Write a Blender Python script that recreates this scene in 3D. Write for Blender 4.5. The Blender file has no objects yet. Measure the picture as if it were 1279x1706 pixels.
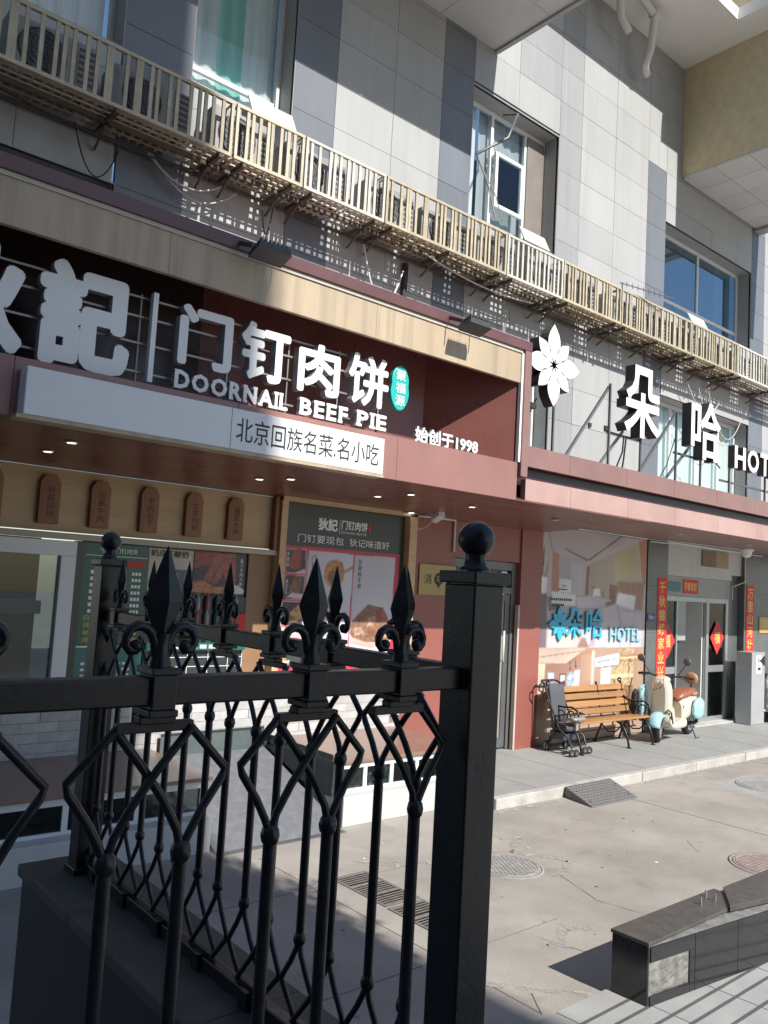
import bpy, bmesh, math, random
import numpy as np
from mathutils import Vector, Matrix

SC = bpy.context.scene
COL = SC.collection
RND = random.Random(11)
rad = math.radians

# ------------------------------------------------------------------ camera
YAW, PITCH, ROLL = rad(40.1084), rad(5.0475), rad(3.2847)
fwd = Vector((math.sin(YAW) * math.cos(PITCH), math.cos(YAW) * math.cos(PITCH), math.sin(PITCH)))
r0 = Vector((math.cos(YAW), -math.sin(YAW), 0))
u0 = r0.cross(fwd)
rt = r0 * math.cos(ROLL) + u0 * math.sin(ROLL)
up = -r0 * math.sin(ROLL) + u0 * math.cos(ROLL)
cd = bpy.data.cameras.new('camera')
cam = bpy.data.objects.new('camera', cd)
COL.objects.link(cam)
m3 = Matrix((rt, up, -fwd)).transposed()
cam.matrix_world = Matrix.Translation((0, 0, 2.5)) @ m3.to_4x4()
cd.sensor_fit = 'VERTICAL'
cd.sensor_height = 36
cd.lens = 1362.09 / 1706 * 36
cd.clip_start = 0.05
cd.clip_end = 1000
SC.camera = cam
SC.render.resolution_x, SC.render.resolution_y = 768, 1024

# ------------------------------------------------------------------ light
SUN = Vector((0.05, -0.75, 0.65)).normalized()
w = bpy.data.worlds.new('World')
SC.world = w
w.use_nodes = True
nt = w.node_tree
nt.nodes.clear()
sky = nt.nodes.new('ShaderNodeTexSky')
sky.sky_type = 'NISHITA'
sky.sun_disc = False
sky.sun_elevation = math.asin(SUN.z)
sky.sun_rotation = math.atan2(SUN.x, SUN.y)
sky.air_density = 1.1
sky.dust_density = 0.5
sky.ozone_density = 3.5
bg = nt.nodes.new('ShaderNodeBackground')
bg.inputs['Strength'].default_value = 0.085
wo = nt.nodes.new('ShaderNodeOutputWorld')
nt.links.new(sky.outputs[0], bg.inputs[0])
nt.links.new(bg.outputs[0], wo.inputs[0])
sd = bpy.data.lights.new('sun', 'SUN')
sd.energy = 4.3
sd.angle = rad(0.53)
sd.color = (1.0, 0.965, 0.91)
sun = bpy.data.objects.new('sun', sd)
COL.objects.link(sun)
sun.rotation_euler = (-SUN).to_track_quat('-Z', 'Y').to_euler()
sun.location = (5, -20, 30)
vs = SC.view_settings
vs.view_transform = 'Standard'
vs.look = 'None'
vs.gamma = 1
vs.use_curve_mapping = False
vs.exposure = 0.65

# ------------------------------------------------------------------ materials
MATS = {}


def mat(name, col, rough=0.6, metal=0.0, var=0.12, scale=3.0, bump=0.0, bscale=60.0, spec=0.5, rv=0.0, dirt=0.0, stretch=(1, 1, 1), coat=0.0, gen=False):
    """noise-broken principled material: small grain + large soft wear"""
    if name in MATS:
        return MATS[name]
    m = bpy.data.materials.new(name)
    m.use_nodes = True
    N = m.node_tree.nodes
    L = m.node_tree.links
    p = N['Principled BSDF']
    tc = N.new('ShaderNodeTexCoord')
    mp = N.new('ShaderNodeMapping')
    mp.inputs['Scale'].default_value = stretch
    L.new(tc.outputs['Object'], mp.inputs[0])
    nz = N.new('ShaderNodeTexNoise')
    nz.inputs['Scale'].default_value = scale
    nz.inputs['Detail'].default_value = 7
    nz.inputs['Roughness'].default_value = 0.62
    L.new(mp.outputs[0], nz.inputs['Vector'])
    mr = N.new('ShaderNodeMapRange')
    mr.inputs['From Min'].default_value = 0.28
    mr.inputs['From Max'].default_value = 0.72
    mr.inputs['To Min'].default_value = 1 - var
    mr.inputs['To Max'].default_value = 1 + var
    L.new(nz.outputs['Fac'], mr.inputs[0])
    vm = N.new('ShaderNodeVectorMath')
    vm.operation = 'SCALE'
    vm.inputs[0].default_value = col
    out = mr.outputs[0]
    if rv:
        oi = N.new('ShaderNodeObjectInfo')
        r2 = N.new('ShaderNodeMapRange')
        r2.inputs['To Min'].default_value = 1 - rv
        r2.inputs['To Max'].default_value = 1 + rv
        L.new(oi.outputs['Random'], r2.inputs[0])
        mu = N.new('ShaderNodeMath')
        mu.operation = 'MULTIPLY'
        L.new(out, mu.inputs[0])
        L.new(r2.outputs[0], mu.inputs[1])
        out = mu.outputs[0]
    L.new(out, vm.inputs['Scale'])
    csock = vm.outputs[0]
    if dirt:
        n2 = N.new('ShaderNodeTexNoise')
        n2.inputs['Scale'].default_value = scale * 0.35
        n2.inputs['Detail'].default_value = 9
        n2.inputs['Roughness'].default_value = 0.7
        L.new(mp.outputs[0], n2.inputs['Vector'])
        r3 = N.new('ShaderNodeMapRange')
        r3.inputs['From Min'].default_value = 0.5
        r3.inputs['From Max'].default_value = 0.75
        r3.inputs['To Max'].default_value = dirt
        L.new(n2.outputs['Fac'], r3.inputs[0])
        mx = N.new('ShaderNodeMix')
        mx.data_type = 'RGBA'
        L.new(r3.outputs[0], mx.inputs[0])
        L.new(csock, mx.inputs[6])
        mx.inputs[7].default_value = (col[0] * 0.35, col[1] * 0.33, col[2] * 0.3, 1)
        csock = mx.outputs[2]
    L.new(csock, p.inputs['Base Color'])
    rr = N.new('ShaderNodeMapRange')
    rr.inputs['To Min'].default_value = max(0.02, rough - 0.1)
    rr.inputs['To Max'].default_value = min(1, rough + 0.1)
    L.new(nz.outputs['Fac'], rr.inputs[0])
    L.new(rr.outputs[0], p.inputs['Roughness'])
    p.inputs['Metallic'].default_value = metal
    p.inputs['Specular IOR Level'].default_value = spec
    p.inputs['Coat Weight'].default_value = coat
    p.inputs['Coat Roughness'].default_value = 0.08
    if bump:
        nb = N.new('ShaderNodeTexNoise')
        nb.inputs['Scale'].default_value = bscale
        nb.inputs['Detail'].default_value = 6
        L.new(mp.outputs[0], nb.inputs['Vector'])
        b = N.new('ShaderNodeBump')
        b.inputs['Strength'].default_value = bump
        b.inputs['Distance'].default_value = 0.01
        L.new(nb.outputs['Fac'], b.inputs['Height'])
        L.new(b.outputs[0], p.inputs['Normal'])
    MATS[name] = m
    return m


def wood(name, c1, c2, rough=0.5, axis=0, scale=2.0, rv=0.08):
    if name in MATS:
        return MATS[name]
    m = mat(name, c1, rough=rough, rv=rv)
    N = m.node_tree.nodes
    L = m.node_tree.links
    p = N['Principled BSDF']
    tc = N.new('ShaderNodeTexCoord')
    mp = N.new('ShaderNodeMapping')
    s = [9, 9, 9]
    s[axis] = 0.7
    mp.inputs['Scale'].default_value = s
    L.new(tc.outputs['Object'], mp.inputs[0])
    nz = N.new('ShaderNodeTexNoise')
    nz.inputs['Scale'].default_value = scale
    nz.inputs['Detail'].default_value = 8
    nz.inputs['Distortion'].default_value = 0.6
    L.new(mp.outputs[0], nz.inputs['Vector'])
    cr = N.new('ShaderNodeValToRGB')
    cr.color_ramp.elements[0].position = 0.32
    cr.color_ramp.elements[0].color = (*c2, 1)
    cr.color_ramp.elements[1].position = 0.68
    cr.color_ramp.elements[1].color = (*c1, 1)
    L.new(nz.outputs['Fac'], cr.inputs[0])
    oi = N.new('ShaderNodeObjectInfo')
    r2 = N.new('ShaderNodeMapRange')
    r2.inputs['To Min'].default_value = 1 - rv
    r2.inputs['To Max'].default_value = 1 + rv
    L.new(oi.outputs['Random'], r2.inputs[0])
    vm = N.new('ShaderNodeVectorMath')
    vm.operation = 'SCALE'
    L.new(cr.outputs[0], vm.inputs[0])
    L.new(r2.outputs[0], vm.inputs['Scale'])
    L.new(vm.outputs[0], p.inputs['Base Color'])
    return m


def glass(name, tint=(0.8, 0.9, 0.88), refl=(0.9, 0.95, 1.0), base=0.14, rough=0.015):
    if name in MATS:
        return MATS[name]
    m = bpy.data.materials.new(name)
    m.use_nodes = True
    N = m.node_tree.nodes
    L = m.node_tree.links
    N.remove(N['Principled BSDF'])
    o = N['Material Output']
    tr = N.new('ShaderNodeBsdfTransparent')
    tr.inputs[0].default_value = (*tint, 1)
    gl = N.new('ShaderNodeBsdfGlossy')
    gl.inputs['Color'].default_value = (*refl, 1)
    gl.inputs['Roughness'].default_value = rough
    fr = N.new('ShaderNodeFresnel')
    fr.inputs['IOR'].default_value = 1.5
    nz = N.new('ShaderNodeTexNoise')
    nz.inputs['Scale'].default_value = 1.3
    b = N.new('ShaderNodeBump')
    b.inputs['Strength'].default_value = 0.05
    b.inputs['Distance'].default_value = 0.05
    L.new(nz.outputs['Fac'], b.inputs['Height'])
    L.new(b.outputs[0], gl.inputs['Normal'])
    ad = N.new('ShaderNodeMath')
    ad.operation = 'ADD'
    ad.use_clamp = True
    ad.inputs[1].default_value = base
    L.new(fr.outputs[0], ad.inputs[0])
    mx = N.new('ShaderNodeMixShader')
    L.new(ad.outputs[0], mx.inputs[0])
    L.new(tr.outputs[0], mx.inputs[1])
    L.new(gl.outputs[0], mx.inputs[2])
    L.new(mx.outputs[0], o.inputs[0])
    MATS[name] = m
    return m


def emit(name, col, s):
    m = bpy.data.materials.new(name)
    m.use_nodes = True
    p = m.node_tree.nodes['Principled BSDF']
    p.inputs['Base Color'].default_value = (*col, 1)
    p.inputs['Emission Color'].default_value = (*col, 1)
    p.inputs['Emission Strength'].default_value = s
    return m


# ------------------------------------------------------------------ mesh helpers
class MB:
    def __init__(s):
        s.v, s.f, s.m, s.sm = [], [], [], []

    def add(s, vs, fs, m=0, smooth=False):
        o = len(s.v)
        s.v += [tuple(q) for q in vs]
        for f in fs:
            s.f.append(tuple(i + o for i in f))
            s.m.append(m)
            s.sm.append(smooth)
        return s

    def box(s, x0, x1, y0, y1, z0, z1, m=0):
        x0, x1 = min(x0, x1), max(x0, x1)
        y0, y1 = min(y0, y1), max(y0, y1)
        z0, z1 = min(z0, z1), max(z0, z1)
        v = [(x0, y0, z0), (x1, y0, z0), (x1, y1, z0), (x0, y1, z0), (x0, y0, z1), (x1, y0, z1), (x1, y1, z1), (x0, y1, z1)]
        return s.add(v, [(3, 2, 1, 0), (4, 5, 6, 7), (0, 1, 5, 4), (1, 2, 6, 5), (2, 3, 7, 6), (3, 0, 4, 7)], m)

    def prism(s, pts, a, b, axis='y', m=0):
        """polygon pts (2d) swept along an axis from a to b"""
        def P(q, t):
            return {'y': (q[0], t, q[1]), 'x': (t, q[0], q[1]), 'z': (q[0], q[1], t)}[axis]
        n = len(pts)
        ar = sum(pts[i][0] * pts[(i + 1) % n][1] - pts[(i + 1) % n][0] * pts[i][1] for i in range(n))
        if ar < 0:
            pts = pts[::-1]
        v = [P(q, a) for q in pts] + [P(q, b) for q in pts]
        fl = (axis == 'y') != (b < a)
        fs = [tuple(range(n))[::-1], tuple(range(n, 2 * n))] + [(i, (i + 1) % n, n + (i + 1) % n, n + i) for i in range(n)]
        if fl:
            fs = [f[::-1] for f in fs]
        return s.add(v, fs, m)

    def face(s, pts, m=0):
        return s.add(pts, [tuple(range(len(pts)))], m)

    def tube(s, pts, r, seg=8, m=0, closed=False, smooth=True):
        P = [Vector(p) for p in pts]
        n = len(P)
        rs = r if isinstance(r, (list, tuple)) else [r] * n
        T = []
        for i in range(n):
            if closed:
                t = P[(i + 1) % n] - P[i - 1]
            else:
                t = P[min(i + 1, n - 1)] - P[max(i - 1, 0)]
            if t.length < 1e-9:
                t = Vector((0, 0, 1))
            T.append(t.normalized())
        ref = Vector((0, 0, 1)) if abs(T[0].z) < 0.9 else Vector((1, 0, 0))
        nrm = (ref - T[0] * ref.dot(T[0])).normalized()
        vs = []
        for i in range(n):
            nrm = (nrm - T[i] * nrm.dot(T[i]))
            if nrm.length < 1e-6:
                nrm = T[i].orthogonal()
            nrm.normalize()
            bi = T[i].cross(nrm)
            for k in range(seg):
                a = 2 * math.pi * k / seg
                vs.append(P[i] + (nrm * math.cos(a) + bi * math.sin(a)) * rs[i])
        fs = []
        rng = n if closed else n - 1
        for i in range(rng):
            j = (i + 1) % n
            for k in range(seg):
                k2 = (k + 1) % seg
                fs.append((i * seg + k, i * seg + k2, j * seg + k2, j * seg + k))
        s.add(vs, fs, m, smooth)
        if not closed:
            s.add(vs[:seg], [tuple(range(seg))[::-1]], m)
            s.add(vs[-seg:], [tuple(range(seg))], m)
        return s

    def bar(s, a, b, wd, hd, m=0, upv=(0, 0, 1)):
        """rectangular bar from a to b"""
        a, b = Vector(a), Vector(b)
        t = (b - a).normalized()
        uu = Vector(upv)
        if abs(t.dot(uu)) > 0.95:
            uu = Vector((0, 1, 0))
        sd_ = t.cross(uu).normalized() * wd / 2
        u_ = sd_.cross(t).normalized() * hd / 2
        v = [a - sd_ - u_, a + sd_ - u_, a + sd_ + u_, a - sd_ + u_, b - sd_ - u_, b + sd_ - u_, b + sd_ + u_, b - sd_ + u_]
        return s.add(v, [(0, 1, 2, 3), (7, 6, 5, 4), (1, 0, 4, 5), (2, 1, 5, 6), (3, 2, 6, 7), (0, 3, 7, 4)], m)

    def lathe(s, prof, c=(0, 0, 0), seg=16, m=0, axis='z', smooth=True):
        """profile of (radius, height)"""
        c = Vector(c)
        vs = []
        for r, h in prof:
            for k in range(seg):
                a = 2 * math.pi * k / seg
                x, y = r * math.cos(a), r * math.sin(a)
                if axis == 'z':
                    q = (x, y, h)
                elif axis == 'y':
                    q = (x, h, -y)
                else:
                    q = (h, x, y)
                vs.append(c + Vector(q))
        n = len(prof)
        fs = [(i * seg + k, i * seg + (k + 1) % seg, (i + 1) * seg + (k + 1) % seg, (i + 1) * seg + k) for i in range(n - 1) for k in range(seg)]
        s.add(vs, fs, m, smooth)
        s.add(vs[:seg], [tuple(range(seg))[::-1]], m)
        s.add(vs[-seg:], [tuple(range(seg))], m)
        return s

    def loft(s, secs, seg=14, m=0, power=2.5):
        """secs: (x, y, z, half width (y), half height (z)) rings in the yz plane, superellipse"""
        vs = []
        for (x, y, z, a, b) in secs:
            for k in range(seg):
                t = 2 * math.pi * k / seg
                ct, st = math.cos(t), math.sin(t)
                e = 2 / power
                vs.append((x, y + a * math.copysign(abs(ct) ** e, ct), z + b * math.copysign(abs(st) ** e, st)))
        n = len(secs)
        fs = [(i * seg + k, i * seg + (k + 1) % seg, (i + 1) * seg + (k + 1) % seg, (i + 1) * seg + k) for i in range(n - 1) for k in range(seg)]
        s.add(vs, fs, m, True)
        s.add(vs[:seg], [tuple(range(seg))[::-1]], m, True)
        s.add(vs[-seg:], [tuple(range(seg))], m, True)
        return s

    def mesh(s, name, mats, off=(0, 0, 0)):
        me = bpy.data.meshes.new(name)
        o = Vector(off)
        me.from_pydata([Vector(q) - o for q in s.v], [], s.f)
        for q in (mats if isinstance(mats, (list, tuple)) else [mats]):
            me.materials.append(q)
        me.polygons.foreach_set('material_index', s.m)
        me.polygons.foreach_set('use_smooth', s.sm)
        me.update()
        return me

    def build(s, name, mats, parent=None, bev=0.0, recalc=False):
        off = wloc(parent)
        me = s.mesh(name, mats, off)
        if recalc:
            bm = bmesh.new()
            bm.from_mesh(me)
            bmesh.ops.recalc_face_normals(bm, faces=bm.faces)
            bm.to_mesh(me)
            bm.free()
        o = bpy.data.objects.new(name, me)
        COL.objects.link(o)
        o.parent = parent
        if bev:
            b = o.modifiers.new('bevel', 'BEVEL')
            b.width = bev
            b.segments = 2
            b.limit_method = 'ANGLE'
            b.angle_limit = rad(40)
        return o


def wloc(o):
    v = Vector((0, 0, 0))
    while o is not None:
        v += o.location
        o = o.parent
    return v


def tag(o, label=None, cat=None, group=None, kind=None):
    if label:
        o['label'] = label
    if cat:
        o['category'] = cat
    if group:
        o['group'] = group
    if kind:
        o['kind'] = kind
    return o


def thing(name, label, cat, loc=(0, 0, 0), group=None, rz=0.0):
    o = bpy.data.objects.new(name, None)
    COL.objects.link(o)
    o.location = loc
    o.rotation_euler = (0, 0, rz)
    o.empty_display_size = 0.2
    return tag(o, label, cat, group)


def share(name, me, parent, loc, rot=(0, 0, 0), scale=(1, 1, 1)):
    """a piece that shares its mesh with its likes; loc in world metres under an unrotated parent"""
    o = bpy.data.objects.new(name, me)
    COL.objects.link(o)
    o.parent = parent
    o.location = Vector(loc) - wloc(parent)
    o.rotation_euler = rot
    o.scale = scale
    return o


def box(name, x0, x1, y0, y1, z0, z1, m, parent=None, bev=0.0):
    return MB().box(x0, x1, y0, y1, z0, z1).build(name, m, parent, bev)


TXT = {}


def text_raw(body, offset=0.0, res=2, ext=0.0, bevel=0.0):
    key = (body, offset, res, ext, bevel)
    if key in TXT:
        return TXT[key]
    c = bpy.data.curves.new('lettering', 'FONT')
    c.body = body
    c.resolution_u = res
    c.offset = offset
    c.extrude = ext
    c.bevel_depth = bevel
    o = bpy.data.objects.new('lettering', c)
    COL.objects.link(o)
    bpy.context.view_layer.update()
    me = bpy.data.meshes.new_from_object(o.evaluated_get(bpy.context.evaluated_depsgraph_get()))
    vs = [v.co.copy() for v in me.vertices]
    fs = [tuple(p.vertices) for p in me.polygons]
    bpy.data.objects.remove(o)
    bpy.data.curves.remove(c)
    bpy.data.meshes.remove(me)
    TXT[key] = (vs, fs)
    return vs, fs


def text(mb, body, x0, x1, z0, z1, y, depth=0.0, m=0, mside=None, offset=0.0, keep=False, res=2):
    """lettering facing -y that fills the box x0..x1, z0..z1; depth > 0 makes it solid, front face at y"""
    vs, fs = text_raw(body, offset, res, 0.05 if depth else 0.0)
    if not vs:
        return
    ax, bx = min(v.x for v in vs), max(v.x for v in vs)
    az, bz = min(v.y for v in vs), max(v.y for v in vs)
    sx = (x1 - x0) / max(bx - ax, 1e-6)
    sz = (z1 - z0) / max(bz - az, 1e-6)
    if keep:
        sx = sz = min(sx, sz)
        x0 = (x0 + x1 - (bx - ax) * sx) / 2
        z0 = (z0 + z1 - (bz - az) * sz) / 2
    out = [(x0 + (v.x - ax) * sx, (y + depth / 2 - (v.z / 0.05) * depth / 2) if depth else y, z0 + (v.y - az) * sz) for v in vs]
    if depth and mside is not None:
        fa = [f for f in fs if all(vs[i].z > 0.04 for i in f)]
        fb = [f for f in fs if not all(vs[i].z > 0.04 for i in f)]
        mb.add(out, fa, m)
        mb.add(out, fb, mside)
    else:
        mb.add(out, fs, m)


def fat(mb, body, x0, x1, z0, z1, y, depth, m, mside, r, n=10, res=3):
    """heavy rounded lettering: the glyph swept round a small circle"""
    for k in range(n):
        a = 2 * math.pi * k / n
        dx, dz = r * math.cos(a), r * math.sin(a)
        text(mb, body, x0 + r + dx, x1 - r + dx, z0 + r + dz, z1 - r + dz, y + k * 0.00008, depth, m, mside, res=res)


def vtext(mb, body, x0, x1, z0, z1, y, **k):
    """lettering stacked from top to bottom"""
    n = len(body)
    h = (z1 - z0) / n
    for i, ch in enumerate(body):
        if ch != ' ':
            text(mb, ch, x0, x1, z1 - (i + 1) * h + h * 0.08, z1 - i * h - h * 0.08, y, **k)


def arc(c, r, a0, a1, n, plane='xz', sx=1.0):
    out = []
    for i in range(n + 1):
        a = rad(a0 + (a1 - a0) * i / n)
        p, q = r * math.cos(a) * sx, r * math.sin(a)
        out.append({'xz': (c[0] + p, c[1], c[2] + q), 'yz': (c[0], c[1] + p, c[2] + q), 'xy': (c[0] + p, c[1] + q, c[2])}[plane])
    return out


def dusty(m, col=(0.055, 0.053, 0.05), amt=0.5):
    """settled dust on the upward faces, broken by noise"""
    N, L = m.node_tree.nodes, m.node_tree.links
    p = N['Principled BSDF']
    src = p.inputs['Base Color'].links[0].from_socket
    ge = N.new('ShaderNodeNewGeometry')
    sx = N.new('ShaderNodeSeparateXYZ')
    L.new(ge.outputs['Normal'], sx.inputs[0])
    nz = N.new('ShaderNodeTexNoise')
    nz.inputs['Scale'].default_value = 35
    nz.inputs['Detail'].default_value = 6
    L.new(ge.outputs['Position'], nz.inputs['Vector'])
    mr = N.new('ShaderNodeMapRange')
    mr.inputs['From Min'].default_value = 0.2
    mr.inputs['From Max'].default_value = 1.0
    L.new(sx.outputs['Z'], mr.inputs[0])
    a = N.new('ShaderNodeMapRange')
    a.inputs['From Min'].default_value = 0.35
    a.inputs['From Max'].default_value = 0.7
    a.inputs['To Max'].default_value = amt
    L.new(nz.outputs['Fac'], a.inputs[0])
    sc = N.new('ShaderNodeMath')
    sc.operation = 'MULTIPLY_ADD'
    L.new(mr.outputs[0], sc.inputs[0])
    L.new(a.outputs[0], sc.inputs[1])
    # a few scuffs everywhere
    n2 = N.new('ShaderNodeTexNoise')
    n2.inputs['Scale'].default_value = 14
    n2.inputs['Detail'].default_value = 9
    n2.inputs['Roughness'].default_value = 0.75
    L.new(ge.outputs['Position'], n2.inputs['Vector'])
    b = N.new('ShaderNodeMapRange')
    b.inputs['From Min'].default_value = 0.58
    b.inputs['From Max'].default_value = 0.74
    b.inputs['To Max'].default_value = 0.35
    L.new(n2.outputs['Fac'], b.inputs[0])
    L.new(b.outputs[0], sc.inputs[2])
    mx = N.new('ShaderNodeMix')
    mx.data_type = 'RGBA'
    L.new(sc.outputs[0], mx.inputs[0])
    L.new(src, mx.inputs[6])
    mx.inputs[7].default_value = (*col, 1)
    L.new(mx.outputs[2], p.inputs['Base Color'])


def gritty(m, sc=160, amt=0.22, spots=0.25):
    """fine aggregate and scattered dark spots"""
    N, L = m.node_tree.nodes, m.node_tree.links
    p = N['Principled BSDF']
    src = p.inputs['Base Color'].links[0].from_socket
    ge = N.new('ShaderNodeNewGeometry')
    nz = N.new('ShaderNodeTexNoise')
    nz.inputs['Scale'].default_value = sc
    nz.inputs['Detail'].default_value = 3
    L.new(ge.outputs['Position'], nz.inputs['Vector'])
    a = N.new('ShaderNodeMapRange')
    a.inputs['From Min'].default_value = 0.3
    a.inputs['From Max'].default_value = 0.7
    a.inputs['To Min'].default_value = 1 - amt
    a.inputs['To Max'].default_value = 1 + amt
    L.new(nz.outputs['Fac'], a.inputs[0])
    vo = N.new('ShaderNodeTexVoronoi')
    vo.inputs['Scale'].default_value = 2.6
    L.new(ge.outputs['Position'], vo.inputs['Vector'])
    n3 = N.new('ShaderNodeTexNoise')
    n3.inputs['Scale'].default_value = 2.2
    n3.inputs['Detail'].default_value = 10
    n3.inputs['Roughness'].default_value = 0.72
    L.new(ge.outputs['Position'], n3.inputs['Vector'])
    b = N.new('ShaderNodeMapRange')
    b.inputs['From Min'].default_value = 0.55
    b.inputs['From Max'].default_value = 0.72
    b.inputs['To Min'].default_value = 1.0
    b.inputs['To Max'].default_value = 1 - spots
    L.new(n3.outputs['Fac'], b.inputs[0])
    c = N.new('ShaderNodeMapRange')
    c.inputs['From Min'].default_value = 0.035
    c.inputs['From Max'].default_value = 0.06
    c.inputs['To Min'].default_value = 1 - spots * 1.6
    c.inputs['To Max'].default_value = 1.0
    L.new(vo.outputs['Distance'], c.inputs[0])
    m1 = N.new('ShaderNodeMath')
    m1.operation = 'MULTIPLY'
    L.new(a.outputs[0], m1.inputs[0])
    L.new(b.outputs[0], m1.inputs[1])
    m2 = N.new('ShaderNodeMath')
    m2.operation = 'MULTIPLY'
    L.new(m1.outputs[0], m2.inputs[0])
    L.new(c.outputs[0], m2.inputs[1])
    v = N.new('ShaderNodeVectorMath')
    v.operation = 'SCALE'
    L.new(src, v.inputs[0])
    L.new(m2.outputs[0], v.inputs['Scale'])
    L.new(v.outputs[0], p.inputs['Base Color'])


def streaked(m, col, amt):
    """rain streaks: tall thin noise"""
    N, L = m.node_tree.nodes, m.node_tree.links
    p = N['Principled BSDF']
    src = p.inputs['Base Color'].links[0].from_socket
    ge = N.new('ShaderNodeNewGeometry')
    mp = N.new('ShaderNodeMapping')
    mp.inputs['Scale'].default_value = (7, 7, 0.35)
    L.new(ge.outputs['Position'], mp.inputs[0])
    nz = N.new('ShaderNodeTexNoise')
    nz.inputs['Scale'].default_value = 1.0
    nz.inputs['Detail'].default_value = 8
    nz.inputs['Roughness'].default_value = 0.65
    L.new(mp.outputs[0], nz.inputs['Vector'])
    a = N.new('ShaderNodeMapRange')
    a.inputs['From Min'].default_value = 0.48
    a.inputs['From Max'].default_value = 0.78
    a.inputs['To Max'].default_value = amt
    L.new(nz.outputs['Fac'], a.inputs[0])
    mx = N.new('ShaderNodeMix')
    mx.data_type = 'RGBA'
    L.new(a.outputs[0], mx.inputs[0])
    L.new(src, mx.inputs[6])
    mx.inputs[7].default_value = (*col, 1)
    L.new(mx.outputs[2], p.inputs['Base Color'])


# palette -----------------------------------------------------------
concrete = mat('concrete', (0.325, 0.298, 0.262), 0.85, var=0.24, scale=0.9, bump=0.4, bscale=70, dirt=0.35)
gritty(concrete)
paving = mat('grey_paving', (0.30, 0.30, 0.285), 0.8, var=0.12, scale=2.2, bump=0.15, bscale=50, dirt=0.2)
gritty(paving, 140, .18, .2)
kerbm = mat('kerb_concrete', (0.42, 0.40, 0.37), 0.85, var=0.15, scale=5, bump=0.3, dirt=0.3, rv=0.06)
gritty(kerbm, 120, .2, .35)
pan_l = mat('pale_panel', (0.375, 0.38, 0.375), 0.55, var=0.06, scale=1.6, rv=0.06, dirt=0.12, stretch=(1, 1, 0.35))
pan_m = mat('mid_panel', (0.30, 0.305, 0.31), 0.5, var=0.06, scale=1.6, rv=0.06, dirt=0.1, stretch=(1, 1, 0.35))
pan_d = mat('dark_panel', (0.155, 0.17, 0.195), 0.42, var=0.08, scale=1.6, rv=0.08, dirt=0.1, stretch=(1, 1, 0.35))
streaked(pan_l, (0.25, 0.245, 0.235), 0.3)
streaked(pan_m, (0.2, 0.195, 0.19), 0.4)
streaked(pan_d, (0.22, 0.22, 0.22), 0.35)
jointm = mat('joint_shadow_gap', (0.09, 0.09, 0.09), 0.9)
revealm = mat('window_reveal_metal', (0.33, 0.33, 0.33), 0.5, var=0.08)
framew = mat('white_frame', (0.72, 0.74, 0.74), 0.35, var=0.05, dirt=0.06)
frameg = mat('grey_frame', (0.16, 0.16, 0.16), 0.4, metal=0.3, var=0.08)
framed = mat('dark_frame', (0.035, 0.038, 0.04), 0.35, var=0.1)
curtain = mat('pale_curtain', (0.70, 0.76, 0.75), 0.9, var=0.14, scale=3, stretch=(7, 7, 0.2))
curtg = mat('green_curtain', (0.30, 0.62, 0.54), 0.9, var=0.2, scale=3, stretch=(6, 6, 0.2))
roomd = mat('dim_room', (0.10, 0.11, 0.11), 0.9)
winglass = glass('window_glass', (0.96, 0.98, 0.98), base=0.02)
darkglass = glass('dark_glass', (0.45, 0.5, 0.5), base=0.0)
sideglass = glass('green_glass', (0.78, 0.86, 0.84), base=0.03)
plaster = mat('white_plaster', (0.80, 0.79, 0.75), 0.9, var=0.05, scale=1.2, bump=0.1, bscale=25, dirt=0.08)
soffm = mat('soffit_panel', (0.60, 0.60, 0.585), 0.7, var=0.05, rv=0.05, dirt=0.08)
yellow = mat('yellow_render', (0.62, 0.53, 0.34), 0.95, var=0.12, scale=6, bump=1.0, bscale=30)
pipem = mat('pvc_pipe', (0.6, 0.59, 0.55), 0.5, var=0.08)
beige = mat('beige_guard_paint', (0.45, 0.385, 0.27), 0.5, var=0.16, scale=5, rv=0.12, dirt=0.3)
cream = mat('cream_guard_paint', (0.48, 0.42, 0.31), 0.5, var=0.14, scale=5, rv=0.1, dirt=0.2)
whiteg = mat('white_guard_paint', (0.56, 0.53, 0.46), 0.45, var=0.12, scale=5, rv=0.08, dirt=0.2)
rust = mat('rusty_steel', (0.11, 0.095, 0.075), 0.8, var=0.35, scale=9, bump=0.2)
acw = mat('conditioner_case', (0.30, 0.30, 0.285), 0.5, var=0.08, dirt=0.25, rv=0.1)
acg = mat('conditioner_grille', (0.10, 0.10, 0.105), 0.5, var=0.1)
cablew = mat('pale_cable', (0.5, 0.48, 0.44), 0.6)
cabled = mat('dark_cable', (0.03, 0.03, 0.03), 0.6)
tan = mat('tan_sheet', (0.46, 0.365, 0.25), 0.42, var=0.12, scale=1.4, dirt=0.2, stretch=(1, 1, 0.3), bump=0.25, bscale=1.4)
streaked(tan, (0.28, 0.215, 0.15), 0.5)
streaked(tan, (0.24, 0.185, 0.13), 0.5)
redbrown = mat('redbrown_sheet', (0.30, 0.15, 0.13), 0.33, var=0.09, scale=1.5, dirt=0.15, bump=0.25, bscale=1.6)
trimbrown = mat('dark_trim', (0.13, 0.06, 0.058), 0.35, var=0.1)
bandbrown = mat('upper_band_brown', (0.25, 0.14, 0.125), 0.35, var=0.1, rv=.06, bump=.2, bscale=1.8)
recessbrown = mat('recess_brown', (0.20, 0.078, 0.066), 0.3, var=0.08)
streaked(redbrown, (0.2, 0.12, 0.11), 0.35)
trimbrown = mat('dark_trim', (0.13, 0.06, 0.058), 0.35, var=0.1)
bandbrown = mat('upper_band_brown', (0.25, 0.14, 0.125), 0.35, var=0.1, rv=.06)
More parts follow.
